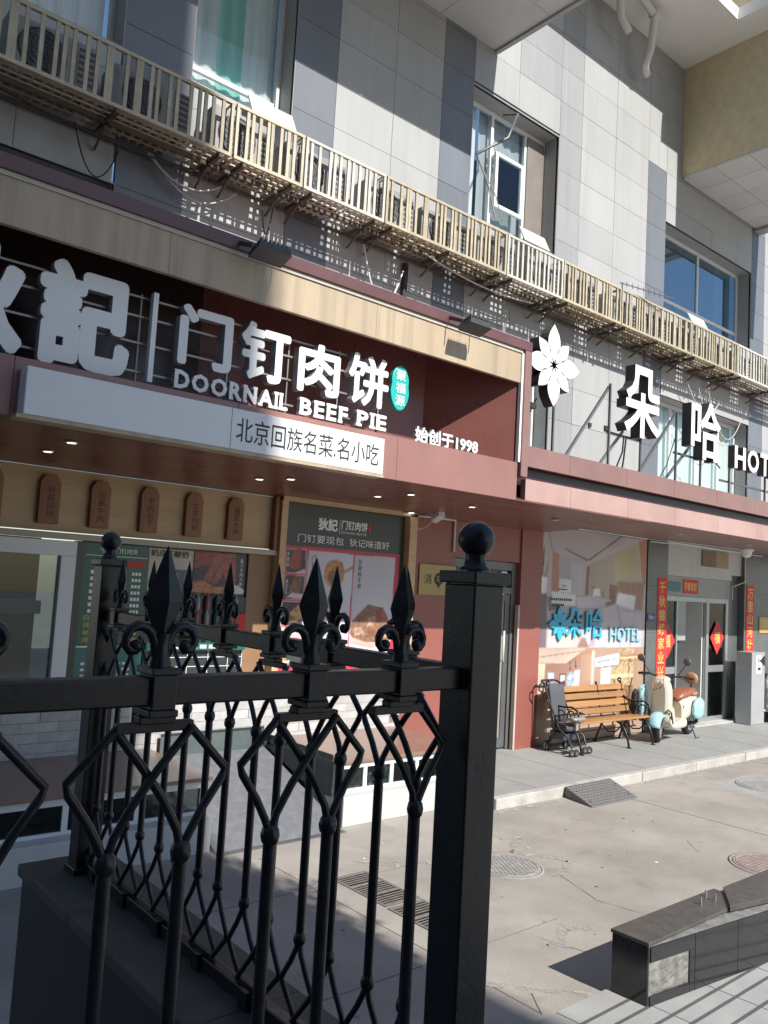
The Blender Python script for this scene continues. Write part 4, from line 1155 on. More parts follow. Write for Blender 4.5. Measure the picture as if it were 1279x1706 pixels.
# brick dado
bh, bl_ = 0.098, 0.36
jt = .0035
bm_ = MB().box(0, bl_ - jt, 0, .03, 0, bh - jt)
bme = bm_.mesh('brick', brickm)
hbm = MB().box(0, bl_ / 2 - jt, 0, .03, 0, bh - jt).mesh('brick', brickm)
for j in range(9):
    z = 0.29 + j * bh
    off = (j % 2) * bl_ / 2
    if off:
        share('brick', hbm, shop, (1.5, 8.27, z))
    X = 1.5 + off
    while X < 7.43 - bl_ / 2:
        if X + bl_ > 7.45:
            share('brick', hbm, shop, (X, 8.27 + RND.uniform(-.003, .003), z))
        else:
            share('brick', bme, shop, (X, 8.27 + RND.uniform(-.003, .003), z))
        X += bl_
box('brick_backing', 0.5, 7.45, 8.298, 8.34, 0.1, 1.3, mortar, shop)
box('sill_ledge', 0.5, 5.36, 8.2, 8.34, 1.175, 1.23, framew, shop, .005)
# header of pale wood and its lower rail
box('wood_header', 0, 5.27, 8.26, 8.32, 2.84, 3.46, lightwood, shop)
box('header_rail', 0, 5.33, 8.17, 8.34, 2.765, 2.825, mat('pale_rail', (.46, .40, .32), .5), shop, .005)
box('header_end', 5.215, 5.265, 8.16, 8.259, 2.826, 3.46, plaquewood, shop)
box('wood_post', 5.275, 5.36, 8.12, 8.32, 1.2, 3.46, lightwood, shop)
box('wood_post', 7.30, 7.43, 8.10, 8.32, 1.2, 3.46, lightwood, shop)
box('head_rail', 5.275, 7.43, 8.10, 8.32, 3.425, 3.475, lightwood, shop)
# serving window
wf = MB()
wf.box(0.8, 2.95, 8.22, 8.33, 2.60, 2.75).box(2.80, 2.95, 8.22, 8.33, 1.23, 2.60).box(0.8, 2.80, 8.24, 8.33, 1.23, 1.28)
sw = wf.build('serving_window', framew, shop, .006)
MB().box(0.8, 2.80, 8.29, 8.296, 1.28, 2.6).build('pane', darkglass, sw)
box('dark_jamb', 2.952, 3.03, 8.25, 8.33, 1.23, 2.76, framed, shop)
kit = MB()
kit.box(0.5, 3.0, 9.5, 9.55, 1, 2.8, 0)
kit.box(0.5, 3.0, 8.35, 9.5, 1.0, 1.2, 1)
kit.add([(1.9, 8.5, 1.25), (2.62, 8.5, 1.25), (2.3, 8.9, 1.95), (1.7, 8.9, 1.95), (1.9, 9.3, 1.25), (2.62, 9.3, 1.25), (2.3, 9.3, 1.95), (1.7, 9.3, 1.95)], [(0, 1, 2, 3), (1, 5, 6, 2), (3, 2, 6, 7), (0, 3, 7, 4)], 1)
kit.box(1.6, 2.35, 9.0, 9.3, 1.95, 2.12, 2).box(2.45, 2.9, 9.0, 9.3, 1.98, 2.12, 2)
kit.box(1.9, 2.6, 8.45, 8.47, 1.29, 1.30, 2).box(1.9, 2.62, 8.44, 8.46, 1.36, 1.37, 2)
kit.build('kitchen_interior', [mat('kitchen_tile', (.13, .125, .10), .5, var=.3, scale=1.6, dirt=.5), framed, framew], shop)
# board area between serving window and wood post
box('board_backing', 3.03, 5.27, 8.29, 8.32, 1.23, 2.765, framed, shop)
box('wood_side', 4.95, 5.272, 8.255, 8.289, 1.23, 2.764, mat('brown_ply', (.28, .165, .085), .5, var=.08), shop)
# menu board
mbd = thing('menu_board', 'tall green menu board with prices beside the serving window', 'menu board', (3.38, 8.27, 1.25))
box('green_panel', 3.035, 3.735, 8.262, 8.289, 1.72, 2.755, mat('menu_green', (.02, .10, .07), .35), mbd)
box('teal_panel', 3.035, 3.735, 8.262, 8.289, 1.24, 1.695, mat('menu_teal', (.02, .15, .14), .35), mbd)
box('white_rule', 3.035, 3.735, 8.258, 8.289, 1.696, 1.712, letterw, mbd)
pr = MB()
pr.box(3.06, 3.72, 8.2605, 8.2618, 2.625, 2.631)
text(pr, '"狄記"门钉肉饼', 3.2, 3.6, 2.66, 2.715, 8.2612)
for i in range(7):
    z = 2.44 - i * .066
    for k in range(4):
        pr.box(3.12 + k * .048, 3.155 + k * .048, 8.2605, 8.2618, z, z + .036)
    for k in range(3):
        pr.box(3.56 + k * .036, 3.585 + k * .036, 8.2605, 8.2618, z, z + .034)
for i in range(4):
    for k in range(3):
        pr.box(3.1 + k * .05, 3.135 + k * .05, 8.2605, 8.2618, 1.52 - i * .06, 1.545 - i * .06)
        pr.box(3.48 + k * .05, 3.51 + k * .05, 8.2605, 8.2618, 1.52 - i * .06, 1.545 - i * .06)
pr.build('price_lines', letterw, mbd)['kind'] = 'stuff'
pr = MB()
pr.box(3.12, 3.36, 8.2603, 8.2618, 2.53, 2.585).box(3.46, 3.70, 8.2603, 8.2618, 2.53, 2.585)
pr.build('red_headings', redp, mbd)
pr = MB().box(3.36, 3.5, 8.2604, 8.2618, 2.06, 2.5)
pr.build('green_column', mat('leaf_green', (.08, .3, .06), .5), mbd)
pr = MB()
for i, s_ in enumerate(('白茶', '烧烤', '秘制', '烤串')):
    text(pr, s_, 3.09, 3.22, 1.97 - i * .075, 2.025 - i * .075, 8.2612)
    for k in range(3):
        pr.box(3.54 + k * .04, 3.57 + k * .04, 8.2605, 8.2618, 1.975 - i * .075, 2.015 - i * .075)
pr.build('yellow_lines', mat('yellow_print', (.62, .55, .08), .5), mbd)
# posters beside the menu board
yo = thing('yoghurt_poster', 'pale yoghurt poster with brush lettering beside the green menu board', 'poster', (4.0, 8.28, 2.28))
printed('picture', 'yog', 8.284, yo, .007)
pr = MB()
text(pr, '奶皮子酸奶', 3.76, 4.2, 2.66, 2.735, 8.279, offset=0.01)
pr.build('brush_lettering', ink, yo)
me_ = thing('skewer_poster', 'dark poster of red meat skewers beside the yoghurt poster', 'poster', (4.6, 8.28, 2.28))
printed('picture', 'meat', 8.284, me_, .007)
pr = MB()
vtext(pr, '酱汁羊肉大串', 4.855, 4.895, 2.38, 2.70, 8.278)
pr.build('side_lettering', letterw, me_)
# glazed display with shelves under the posters
dp = thing('display_cooler', 'glass-fronted drinks cooler with dim shelves under the food posters', 'cooler', (4.3, 8.25, 1.24))
box('cabinet', 3.75, 4.94, 8.25, 8.288, 1.24, 2.26, framed, dp)
gg = MB()
for j in range(3):
    for i in range(9):
        X = 3.82 + i * .12
        gg.lathe([(.03, 0), (.034, .02), (.034, .12), (.012, .16), (.012, .19)], (X + .02, 8.225, 1.78 + j * .16 if j < 2 else 2.1), 6, RND.randrange(4))
gg.build('bottles', [mat('bottle_green', (.03, .1, .07), .3), mat('bottle_brown', (.12, .05, .04), .3), mat('bottle_grey', (.25, .27, .27), .3), mat('bottle_pink', (.25, .08, .1), .3)], dp)['kind'] = 'stuff'
box('yellow_carton', 4.62, 4.74, 8.2, 8.245, 1.79, 1.97, mat('yellow_print', (.62, .55, .08), .5), dp)
box('red_carton', 4.745, 4.93, 8.2, 8.245, 1.79, 2.07, redp, dp)
box('green_header', 3.75, 4.94, 8.19, 8.249, 1.665, 1.745, mat('header_green', (.008, .13, .10), .4), dp)
pr = MB()
for i in range(9):
    pr.box(3.82 + i * .11, 3.9 + i * .11, 8.1885, 8.1898, 1.685, 1.725)
pr.build('header_marks', letterw, dp)['kind'] = 'stuff'
pr = MB()
for z in (1.28, 1.38, 1.48, 1.58):
    pr.box(3.76, 4.93, 8.24, 8.249, z, z + .008)
for X in (3.76, 4.0, 4.25, 4.5, 4.75, 4.93):
    pr.box(X, X + .008, 8.238, 8.248, 1.25, 1.66)
pr.build('price_grid', framew, dp)
# wooden plaques
for i, (X, s_) in enumerate(((2.1, '门钉肉饼'), (2.635, '麻酱烧饼'), (3.14, '京酱牛肉'), (3.67, '羊肉包子'), (4.19, '北京肉饼'), (4.71, '福至大串'))):
    pq = thing('wooden_plaque', ['leftmost wooden name plaque on the pale header, half cut by the photo edge', 'second wooden name plaque from the left on the pale header', 'third wooden name plaque from the left on the pale header', 'fourth wooden name plaque from the left on the pale header', 'fifth wooden name plaque from the left on the pale header', 'rightmost wooden name plaque on the pale header, next to its brown end board'][i], 'plaque', (X, 8.25, 2.9), 'wooden plaques on the shop header')
    MB().prism([(X - .1, 2.905), (X + .1, 2.905), (X + .1, 3.31), (X + .055, 3.385), (X - .055, 3.385), (X - .1, 3.31)], 8.2, 8.258, 'y').build('board', plaquewood, pq, .004, recalc=True)
    pr = MB()
    vtext(pr, s_, X - .03, X + .045, 2.96, 3.28, 8.198)
    pr.build('burnt_lettering', mat('burnt_ink', (.07, .028, .018), .7), pq)
# advertising board
ad = thing('food_board', 'tall black and red food advertising board between two pale wood posts', 'advertising board', (6.32, 8.2, 1.3))
box('board', 5.362, 7.285, 8.20, 8.29, 1.24, 3.415, mat('board_black', (.033, .037, .035), .3), ad, .004)
printed('picture', 'ad', 8.1985, ad, .0085, clip=(5.37, 7.23, 1.25, 2.915))
pr = MB()
fat(pr, '狄記', 5.86, 6.16, 3.12, 3.275, 8.194, 0, 0, None, .0065, 8, 2)
pr.box(6.19, 6.196, 8.194, 8.196, 3.1, 3.27)
fat(pr, '门钉肉饼', 6.22, 6.64, 3.155, 3.275, 8.194, 0, 0, None, .003, 6, 2)
text(pr, 'DOORNAIL MEAT PIE', 6.22, 6.63, 3.105, 3.135, 8.195)
text(pr, '门钉要现包', 5.57, 6.27, 2.955, 3.055, 8.195)
text(pr, '狄记味道好', 6.36, 7.03, 2.955, 3.055, 8.195)
vtext(pr, '羊肉串', 5.44, 5.47, 2.64, 2.83, 8.196)
vtext(pr, '烤五花', 5.44, 5.47, 2.31, 2.5, 8.196)
vtext(pr, '卷饼', 5.44, 5.47, 2.05, 2.18, 8.196)
pr.build('white_lettering', letterw, ad)['kind'] = 'stuff'
pr = MB()
pr.box(6.66, 6.69, 8.194, 8.196, 3.16, 3.26)
pr.build('red_seal', redp, ad)
pr = MB()
vtext(pr, '门钉肉饼', 5.80, 5.86, 2.47, 2.81, 8.196)
vtext(pr, '甘蔗炖牛骨', 6.53, 6.59, 2.42, 2.80, 8.196)
pr.build('dark_lettering', ink, ad)
# red-brown wall, door recess, pier
box('red_wall', 7.432, 8.34, 8.285, 8.6, 0.12, 3.56, brownwall, shop)
box('red_pier', 9.80, 10.305, 8.27, 8.6, 0.12, 3.56, brownwall, shop)
box('door_head_wall', 8.341, 9.799, 8.30, 8.6, 2.95, 3.56, brownwall, shop)
box('pier_trim', 9.76, 9.797, 8.262, 8.33, 0.12, 2.3, mat('pale_angle', (.5, .42, .38), .5), shop)
dr = thing('side_door', 'grey glazed door with a white pull handle in the red-brown wall', 'door', (9.05, 8.4, .12))
f = MB()
f.box(8.342, 8.44, 8.36, 8.46, .13, 2.94).box(9.70, 9.798, 8.36, 8.46, .13, 2.94).box(8.44, 9.70, 8.36, 8.46, 2.82, 2.94).box(8.44, 9.70, 8.36, 8.46, 2.46, 2.56)
f.build('frame', frameg, dr, .004)
box('transom_glass', 8.44, 9.70, 8.41, 8.416, 2.56, 2.82, darkglass, dr)
tp = MB().box(9.45, 9.49, 8.395, 8.40, 2.6, 2.8).box(9.45, 9.64, 8.395, 8.40, 2.60, 2.62).box(9.45, 9.64, 8.395, 8.4, 2.78, 2.8).box(9.62, 9.64, 8.395, 8.4, 2.6, 2.8)
tp.build('window_latch_frame', framew, dr)
l_ = MB()
l_.box(8.45, 8.55, 8.38, 8.43, .15, 2.45).box(9.59, 9.69, 8.38, 8.43, .15, 2.45).box(8.55, 9.59, 8.38, 8.43, 2.35, 2.45).box(8.55, 9.59, 8.38, 8.43, .15, .3)
lf = l_.build('leaf', galv, dr, .004)
box('leaf_glass', 8.55, 9.59, 8.40, 8.406, .3, 2.35, mat('frosted_glass', (.30, .29, .235), .25), dr)
MB().tube([(9.52, 8.37, 1.45), (9.52, 8.32, 1.45), (9.52, 8.32, 1.9), (9.52, 8.37, 1.9)], .017, 8).build('pull_handle', framew, dr)
# brass plate
gp = thing('brass_plate', 'small brass plate with dark emblem on the red-brown wall by the door', 'plate', (8.02, 8.28, 2.4))
box('plate', 7.66, 8.36, 8.262, 8.283, 2.39, 2.815, gold, gp, .004)
pr = MB()
text(pr, '清', 7.75, 7.90, 2.54, 2.68, 8.2605)
text(pr, '真', 8.16, 8.30, 2.54, 2.68, 8.2605)
star = [(8.03 + (.095 if k % 2 else .08) * math.cos(2 * math.pi * k / 32), 2.615 + (.095 if k % 2 else .08) * math.sin(2 * math.pi * k / 32)) for k in range(32)]
pr.face([(a, 8.2606, b) for a, b in star])
pr.add([(8.0, 8.2606, 2.53), (8.06, 8.2606, 2.53), (8.03, 8.2606, 2.48)], [(0, 2, 1)])
pr.build('emblem', ink, gp)
pr = MB()
text(pr, '马', 7.985, 8.075, 2.57, 2.66, 8.259, offset=.02)
pr.build('emblem_letter', gold, gp)
# cctv camera and conduit
cc = thing('security_camera', 'small white security camera hung from pale conduit under the shop soffit', 'camera', (7.55, 8.0, 3.42))
MB().add([(7.5, 7.78, 3.44), (7.58, 7.74, 3.42), (7.66, 7.98, 3.36), (7.58, 8.02, 3.38), (7.5, 7.78, 3.52), (7.58, 7.74, 3.50), (7.66, 7.98, 3.44), (7.58, 8.02, 3.46)], [(3, 2, 1, 0), (4, 5, 6, 7), (0, 1, 5, 4), (1, 2, 6, 5), (2, 3, 7, 6), (3, 0, 4, 7)]).build('body', framew, cc, .006, recalc=True)
MB().tube([(7.15, 8.1, 3.455), (7.45, 8.12, 3.45), (8.28, 8.24, 3.47), (8.30, 8.26, 3.44), (8.30, 8.262, 3.02)], .016, 8).build('conduit', pipem, cc)
MB().tube([(7.58, 7.95, 3.4), (7.56, 8.08, 3.3), (7.45, 8.1, 3.26), (7.4, 8.12, 3.36), (7.5, 8.14, 3.44)], .008, 6).build('loose_cable', cablew, cc)

# ================================================================== hotel entrance
hw = thing('hotel_entrance_wall', 'dark stone and glass entrance wall of the hotel under its canopy', 'entrance wall', (15, 8.3, .12))
box('poster_backing', 10.306, 13.30, 8.30, 8.6, .12, 3.598, roomd, hw)
for j, (a, b) in enumerate(((.12, 1.0), (1.003, 1.9), (1.903, 2.75), (2.753, 3.598))):
    box('stone_slab', 13.34, 14.02, 8.28 + RND.uniform(-.001, .001), 8.6, a, b, stonek, hw)
    box('stone_slab', 17.0, 18.3, 8.26 + RND.uniform(-.001, .001), 8.6, a, b, stonek, hw)
    box('stone_slab', 18.303, 19.6, 8.26 + RND.uniform(-.001, .001), 8.6, a, b, stonek, hw)
    box('stone_slab', 19.603, 21, 8.26 + RND.uniform(-.001, .001), 8.6, a, b, stonek, hw)
for k in range(3):
    box('white_panel', 14.04 + k * .9 + .002, min(14.04 + (k + 1) * .9, 16.55) - .002, 8.32, 8.36, 2.98, 3.598, whiteconc, hw)
vt = MB().box(15.3, 15.85, 8.29, 8.319, 3.22, 3.53, 0).box(15.85, 16.35, 8.29, 8.319, 3.22, 3.53, 1)
vt.build('vent_cover', [mat('vent_brown', (.22, .16, .11), .7), mat('vent_yellow', (.36, .29, .16), .7)], hw)
box('door_lintel', 14.03, 16.55, 8.36, 8.42, 2.60, 2.975, mat('lintel_metal', (.27, .28, .26), .4, metal=.2), hw)
box('dark_return', 16.56, 16.99, 8.40, 8.44, .12, 3.1, stonek, hw)
box('return_cap', 16.56, 16.99, 8.33, 8.45, 3.1, 3.598, whiteconc, hw)
MB().tube([(13.34, 8.25, 3.56), (14.04, 8.25, 3.57), (16.95, 8.25, 3.58)], .014, 6).tube([(16.97, 8.24, 3.58), (16.97, 8.24, 2.98), (16.55, 8.3, 2.86), (16.55, 8.3, 2.6)], .013, 6).tube([(16.97, 8.24, 3.57), (17.7, 8.23, 3.575)], .013, 6).build('cable_duct', pipem, hw)
dm = thing('dome_camera', 'white dome camera under the hotel canopy above the entrance', 'camera', (15.9, 7.7, 3.5))
MB().lathe([(.0, -.17), (.06, -.155), (.095, -.11), (.105, -.04), (.13, -.03), (.13, .0)], (15.9, 7.7, 3.597), 16).build('dome', framew, dm)
MB().tube([(13.3, 7.9, 3.58), (14.5, 7.8, 3.575), (15.8, 7.72, 3.58)], .012, 6).build('cable', cablew, dm)
hd = thing('hotel_door', 'steel framed hotel door with a pale middle leaf and glazed side lights', 'door', (15.2, 8.4, .12))
f = MB()
for (a, b) in ((14.03, 14.09), (14.52, 14.57), (15.66, 15.76), (16.44, 16.54)):
    f.box(a, b, 8.37, 8.45, .13, 2.595)
f.box(14.03, 16.54, 8.375, 8.445, 2.50, 2.597).box(14.03, 16.54, 8.375, 8.445, .125, .24)
f.box(14.09, 14.52, 8.38, 8.44, 1.12, 1.25).box(15.76, 16.44, 8.38, 8.44, 1.12, 1.25)
f.build('frame', steel, hd, .004)
lf_ = MB()
lf_.box(-.04, 0, 0, 1.07, .13, 2.49).box(-.046, -.04, .12, .95, .95, .962)
lf_.lathe([(.035, -.09), (.035, -.04)], (0, .95, 1.0), 10, axis='x')
lfo = lf_.build('middle_leaf', mat('leaf_grey', (.66, .64, .585), .45, var=.04))
lfo.parent = hd
lfo.location = Vector((15.64, 8.44, 0)) - wloc(hd)
lfo.rotation_euler = (0, 0, rad(2))
box('door_closer', 14.62, 14.95, 8.37, 8.40, 1.70, 1.74, framed, hd)
box('notice_frame', 14.62, 14.92, 8.405, 8.414, 1.75, 2.5, mat('notice_grey', (.32, .34, .31), .4), hd)
for (a, b) in ((14.09, 14.52), (15.76, 16.44)):
    box('side_light', a, b, 8.40, 8.406, 1.25, 2.5, glass('entrance_glass', tint=(.72, .82, .79), base=.04), hd)
    box('side_light', a, b, 8.40, 8.406, .24, 1.12, glass('entrance_glass'), hd)
box('lobby_back', 13.9, 20.9, 10.6, 10.65, 0, 3, whiteconc, hd)
box('lobby_floor', 13.9, 20.9, 8.46, 10.6, .10, .122, mat('lobby_tile', (.6, .58, .54), .4), hd)
box('lobby_ceiling', 13.9, 20.9, 8.46, 10.6, 2.98, 3.0, whiteconc, hd)
box('partition', 14.0, 14.58, 9.2, 9.24, .12, 2.9, whiteconc, hd)
box('door_step', 14.9, 16.9, 8.15, 8.45, .1205, .155, mat('step_stone', (.42, .41, .39), .8, dirt=.2), hw, .006)


def paper(name, label, cat, x0, x1, z0, z1, y, body, m=redp, group=None, vert=True):
    t = thing(name, label, cat, ((x0 + x1) / 2, y, z0), group)
    MB().box(x0, x1, y, y + .004, z0, z1).build('paper', m, t)
    pr = MB()
    if vert:
        vtext(pr, body, x0 + .05, x1 - .05, z0 + .08, z1 - .05, y - .0015, offset=.02)
    else:
        text(pr, body, x0 + .06, x1 - .06, z0 + .05, z1 - .05, y - .0015, offset=.02)
    pr.build('gold_lettering', goldp, t)
    return t


paper('couplet', 'red paper couplet strip on the dark pillar left of the hotel door', 'couplet', 13.68, 13.99, .98, 2.92, 8.272, '千秋锦绣家业兴', group='red couplets by the hotel door')
paper('couplet', 'red paper couplet strip on the dark wall right of the hotel door', 'couplet', 17.08, 17.42, 1.46, 2.92, 8.252, '万里山河壮', group='red couplets by the hotel door')
paper('door_banner', 'small red paper banner with gold lettering over the hotel door', 'banner', 14.69, 15.27, 2.66, 2.93, 8.354, '恭喜发财', vert=False)
for (X, Y, Z, lb_) in ((14.2, 8.366, 1.74, 'red fortune diamond on the glass left of the pale door leaf'), (16.09, 8.366, 1.81, 'red fortune diamond on the glass right of the pale door leaf')):
    t = thing('fortune_diamond', lb_, 'paper charm', (X, Y, Z - .33), 'red diamonds on the hotel door')
    MB().prism([(X, Z - .34), (X + .28, Z), (X, Z + .34), (X - .28, Z)], Y, Y + .004, 'y').build('paper', redp, t, recalc=True)
    pr = MB()
    text(pr, '福', X - .11, X + .11, Z - .12, Z + .12, Y - .0015, offset=.02)
    pr.build('gold_character', goldp, t)
hn = thing('house_number', 'small blue house number plate on the dark pillar by the poster', 'plate', (13.5, 8.27, 2.17))
box('plate', 13.36, 13.62, 8.27, 8.279, 2.1, 2.25, mat('plate_blue', (.03, .07, .2), .35), hn)
pr = MB()
text(pr, '甲8-1', 13.40, 13.58, 2.14, 2.21, 8.2685)
pr.build('plate_lettering', letterw, hn)
gs = box('blue_green_notice', 14.06, 14.62, 8.352, 8.358, 2.68, 2.87, mat('notice_teal', (.06, .16, .18), .4), hw)
ys = thing('yellow_notice', 'square ochre notice on the dark wall right of the hotel entrance', 'notice', (17.95, 8.25, 1.9))
box('board', 17.66, 18.25, 8.242, 8.259, 1.92, 2.26, mat('ochre_board', (.5, .33, .1), .45), ys)
pr = MB()
for i in range(4):
    pr.box(17.74, 18.1, 8.2405, 8.2418, 2.17 - i * .06, 2.19 - i * .06)
NL_ = pr.build('notice_lines', mat('ochre_print', (.62, .5, .25), .5), ys)
NL_['kind'] = 'stuff'
# room poster and lobby poster
po = thing('hotel_poster', 'big printed poster of a twin bedroom above a lobby picture behind the bench', 'poster', (11.8, 8.29, .14))
box('sheet', 10.312, 13.298, 8.289, 8.2995, .14, 3.585, pmat('lilac'), po)
printed('bedroom_picture', 'room', 8.2878, po, .0125, clip=(10.313, 13.297, 1.64, 3.58), ground='lilac', soft=2)
printed('lobby_picture', 'lob', 8.2878, po, .0125, clip=(10.313, 13.297, .145, 1.638), ground='peach', soft=1)
pr = MB()
pr.bar((10.76, 8.2855, 2.585), (10.99, 8.2855, 2.585), .004, .016)
for i in range(10):
    pr.box(10.58 + i * .055, 10.62 + i * .055, 8.2862, 8.2866, 2.40, 2.44)
for i in range(6):
    pr.box(10.6 + i * .055, 10.64 + i * .055, 8.2862, 8.2866, 2.31, 2.35)
pr.build('notice_marks', ink, po)['kind'] = 'stuff'


def petal(L, W):
    o = []
    for i in range(9):
        t = i / 8
        o.append((W * math.sin(math.pi * t ** 1.1) * 0.5, L * t))
    return o + [(-a, b) for a, b in o[-2:0:-1]]


def flower(cx, cz, y, d, R, mats, parent, ry=1.0, bname='petal', sides=0):
    for k in range(8):
        a = rad(90 + 45 * k + 2)
        big = k % 2 == 0
        pts = []
        for (p, q) in petal(R * (.92 if big else .74), R * (.46 if big else .35)):
            q += R * .07
            X = q * math.cos(a) - p * math.sin(a)
            Z = q * math.sin(a) + p * math.cos(a)
            pts.append((cx + X, cz + Z * ry))
        mb = MB()
        n = len(pts)
        mb.prism(pts, y + .008, y + d, 'y', 1)
        mb.face([(a_, y + .0005, b_) for a_, b_ in [(cx + (u - cx) * 1 + 0, v) for u, v in pts]], 0)
        inner = mb.build(bname, mats, parent, recalc=True)


flower(10.78, 2.03, 8.245, .03, .29, [bluep, bluep], po, bname='logo_petal')
for ch, a, b in (('朵', 10.96, 11.38), ('哈', 11.48, 11.98)):
    mb = MB()
    text(mb, ch, a, b, 1.80, 2.29, 8.245, .035, offset=.01)
    mb.build('logo_character', bluep, po)
mb = MB()
text(mb, 'HOTEL', 12.18, 13.12, 1.75, 1.99, 8.25, .03, offset=.015)
mb.build('logo_word', mat('pale_blue_acrylic', (.25, .5, .6), .35), po)

# ================================================================== hotel roof letters
hs = thing('hotel_sign', 'white flower and hotel lettering with black sides on steel struts above the canopy', 'hotel sign', (11, 6.6, 4.2))
flower(8.2, 5.42, 6.52, .15, .54, [letterw, letterk], hs)


def hlet(ch, x0, x1, z0, z1, off=.018, d=.16, y=6.52):
    mb = MB()
    text(mb, ch, x0, x1, z0, z1, y, d, 0, 1, off, res=3)
    mb.build('letter', [letterw, letterk], hs)


hlet('朵', 9.80, 10.72, 4.80, 5.84)
hlet('哈', 11.60, 12.52, 4.74, 5.68)
for ch, a, b in (('H', 13.0, 13.38), ('O', 13.45, 13.85), ('T', 13.91, 14.26), ('E', 14.36, 14.66), ('L', 14.76, 15.04)):
    hlet(ch, a, b, 4.75, 5.13, .03, .12)
st = MB()
for X, zt in ((7.86, 5.1), (8.47, 5.1), (9.72, 5.52), (10.52, 5.0), (11.50, 5.42), (12.25, 4.9), (13.2, 4.8), (14.5, 4.8), (14.9, 4.8)):
    box('upright', X - .014, X + .014, 6.70, 6.728, 4.18, zt, galv, hs)
for (x0, z0, x1, z1) in ((9.73, 5.48, 8.84, 4.2), (11.5, 5.4, 10.6, 4.2), (10.1, 4.9, 9.6, 4.2), (11.95, 4.95, 11.3, 4.2), (8.0, 4.9, 7.62, 4.35)):
    MB().bar((x0, 6.74, z0), (x1, 6.9, z1), .035, .035).build('strut', galv, hs)
for (a_, b_, z_) in ((12.95, 15.1, 4.55), (9.72, 10.55, 4.83), (11.5, 12.3, 4.8)):
    MB().bar((a_, 6.75, z_), (b_, 6.75, z_), .03, .03).build('cross_rail', galv, hs)
wr = MB()
wr.tube([(10.1, 6.72, 4.83), (10.12, 6.75, 4.6), (10.02, 6.85, 4.2)], .012, 6).tube([(10.16, 6.72, 4.83), (10.2, 6.78, 4.5), (10.3, 6.9, 4.2)], .012, 6)
wr.tube([(8.12, 6.72, 5.0), (8.0, 6.75, 4.75), (7.95, 6.8, 4.3)], .01, 6).tube([(12.5, 6.72, 5.1), (12.75, 6.75, 5.1), (12.85, 6.75, 4.8), (12.95, 6.75, 4.75)], .012, 6).tube([(11.5, 6.74, 5.0), (11.4, 6.8, 4.6), (11.2, 6.9, 4.2)], .008, 6)
wr.build('wiring', cabled, hs)
jb = MB().box(7.97, 8.08, 6.68, 6.74, 4.85, 4.92).box(11.40, 11.47, 8.27, 8.30, 5.36, 5.43).box(11.86, 11.96, 8.27, 8.3, 5.38, 5.46)
jb.build('junction_box', cabled, hs)
# ================================================================== slatted guards for the air conditioners
GZ0, GZ1, GY = 7.0, 7.62, 7.70
slat = MB().box(-.019, .019, -.0115, .0115, GZ0 + .04, GZ1 - .03)
SECT = [(-1.2, 1.45, beige, 'weathered beige guard cut off by the left photo edge'), (1.47, 4.03, beige, 'long weathered beige guard in the shade at the upper left'), (4.06, 4.96, cream, 'short cream guard just right of the shaded beige one'), (4.98, 6.2, whiteg, 'short white guard between two beige ones on the left half'), (6.22, 8.5, beige, 'beige guard below the dark panel strip left of the open window'), (8.52, 9.80, whiteg, 'white guard right below the open casement window'), (9.82, 11.36, beige, 'beige guard above the white flower of the hotel sign'), (11.38, 13.60, beige, 'beige guard above the first hotel character'), (13.62, 15.36, beige, 'beige guard below the wide blue window'), (15.38, 18.4, whiteg, 'white guard at the right photo edge under the blue window')]
for n, (a, b, m_, lb_) in enumerate(SECT):
    t = thing('conditioner_guard', lb_.replace('guard', 'slatted metal guard', 1), 'slatted guard', (a, GY, GZ0), 'slatted guards along the upper wall')
    r_ = MB()
    r_.box(a, b, GY - .02, GY + .02, GZ1 - .03, GZ1 + .005)
    r_.box(a, b, GY - .02, GY + .02, GZ0, GZ0 + .04)
    r_.box(a, a + .035, GY - .018, GY + .018, GZ0 + .04, GZ1 - .03).box(b - .035, b, GY - .018, GY + .018, GZ0 + .04, GZ1 - .03)
    for e in (a + .01, b - .02):
        r_.box(e, e + .02, GY + .02, 8.29, GZ1 - .02, GZ1)
    r_.build('guard_frame', m_, t, .003)
    sm_ = slat.mesh('slat', m_)
    k = int((b - a - .07) / .1015)
    for i in range(1, k + 1):
        X = a + .035 + (b - a - .07) * i / (k + 1)
        s_ = share('slat', sm_, t, (X, GY, 0), (0, RND.uniform(-.006, .006), 0))
        s_.location.z = -GZ0
    # mesh floor
    fl = MB()
    Y = GY + .05
    while Y < 8.22:
        fl.box(a, b, Y, Y + .022, GZ0 + .002, GZ0 + .018)
        Y += .095
    for i in range(0, k + 2):
        X = a + .035 + (b - a - .07) * i / (k + 1)
        fl.box(X - .013, X + .013, GY + .02, 8.24, GZ0 + .0185, GZ0 + .034)
    fl.build('floor_grid', m_, t)
    for X in ([a + .12, (a + b) / 2, b - .14] if b - a > 1.6 else [a + .12, b - .14]):
        bkt = MB()
        bkt.box(X, X + .04, GY - .01, 8.29, GZ0 - .045, GZ0 - .002)
        bkt.bar((X + .02, GY + .28, GZ0 - .04), (X + .02, 8.27, GZ0 - .2), .022, .022)
        bkt.build('bracket', rust, t)
    bkt = MB()
    bkt.box(a, b, 7.95, 7.985, GZ0 - .045, GZ0 - .003).box(a, b, 8.22, 8.25, GZ0 - .07, GZ0 - .03)
    bkt.build('bearer', rust, t)


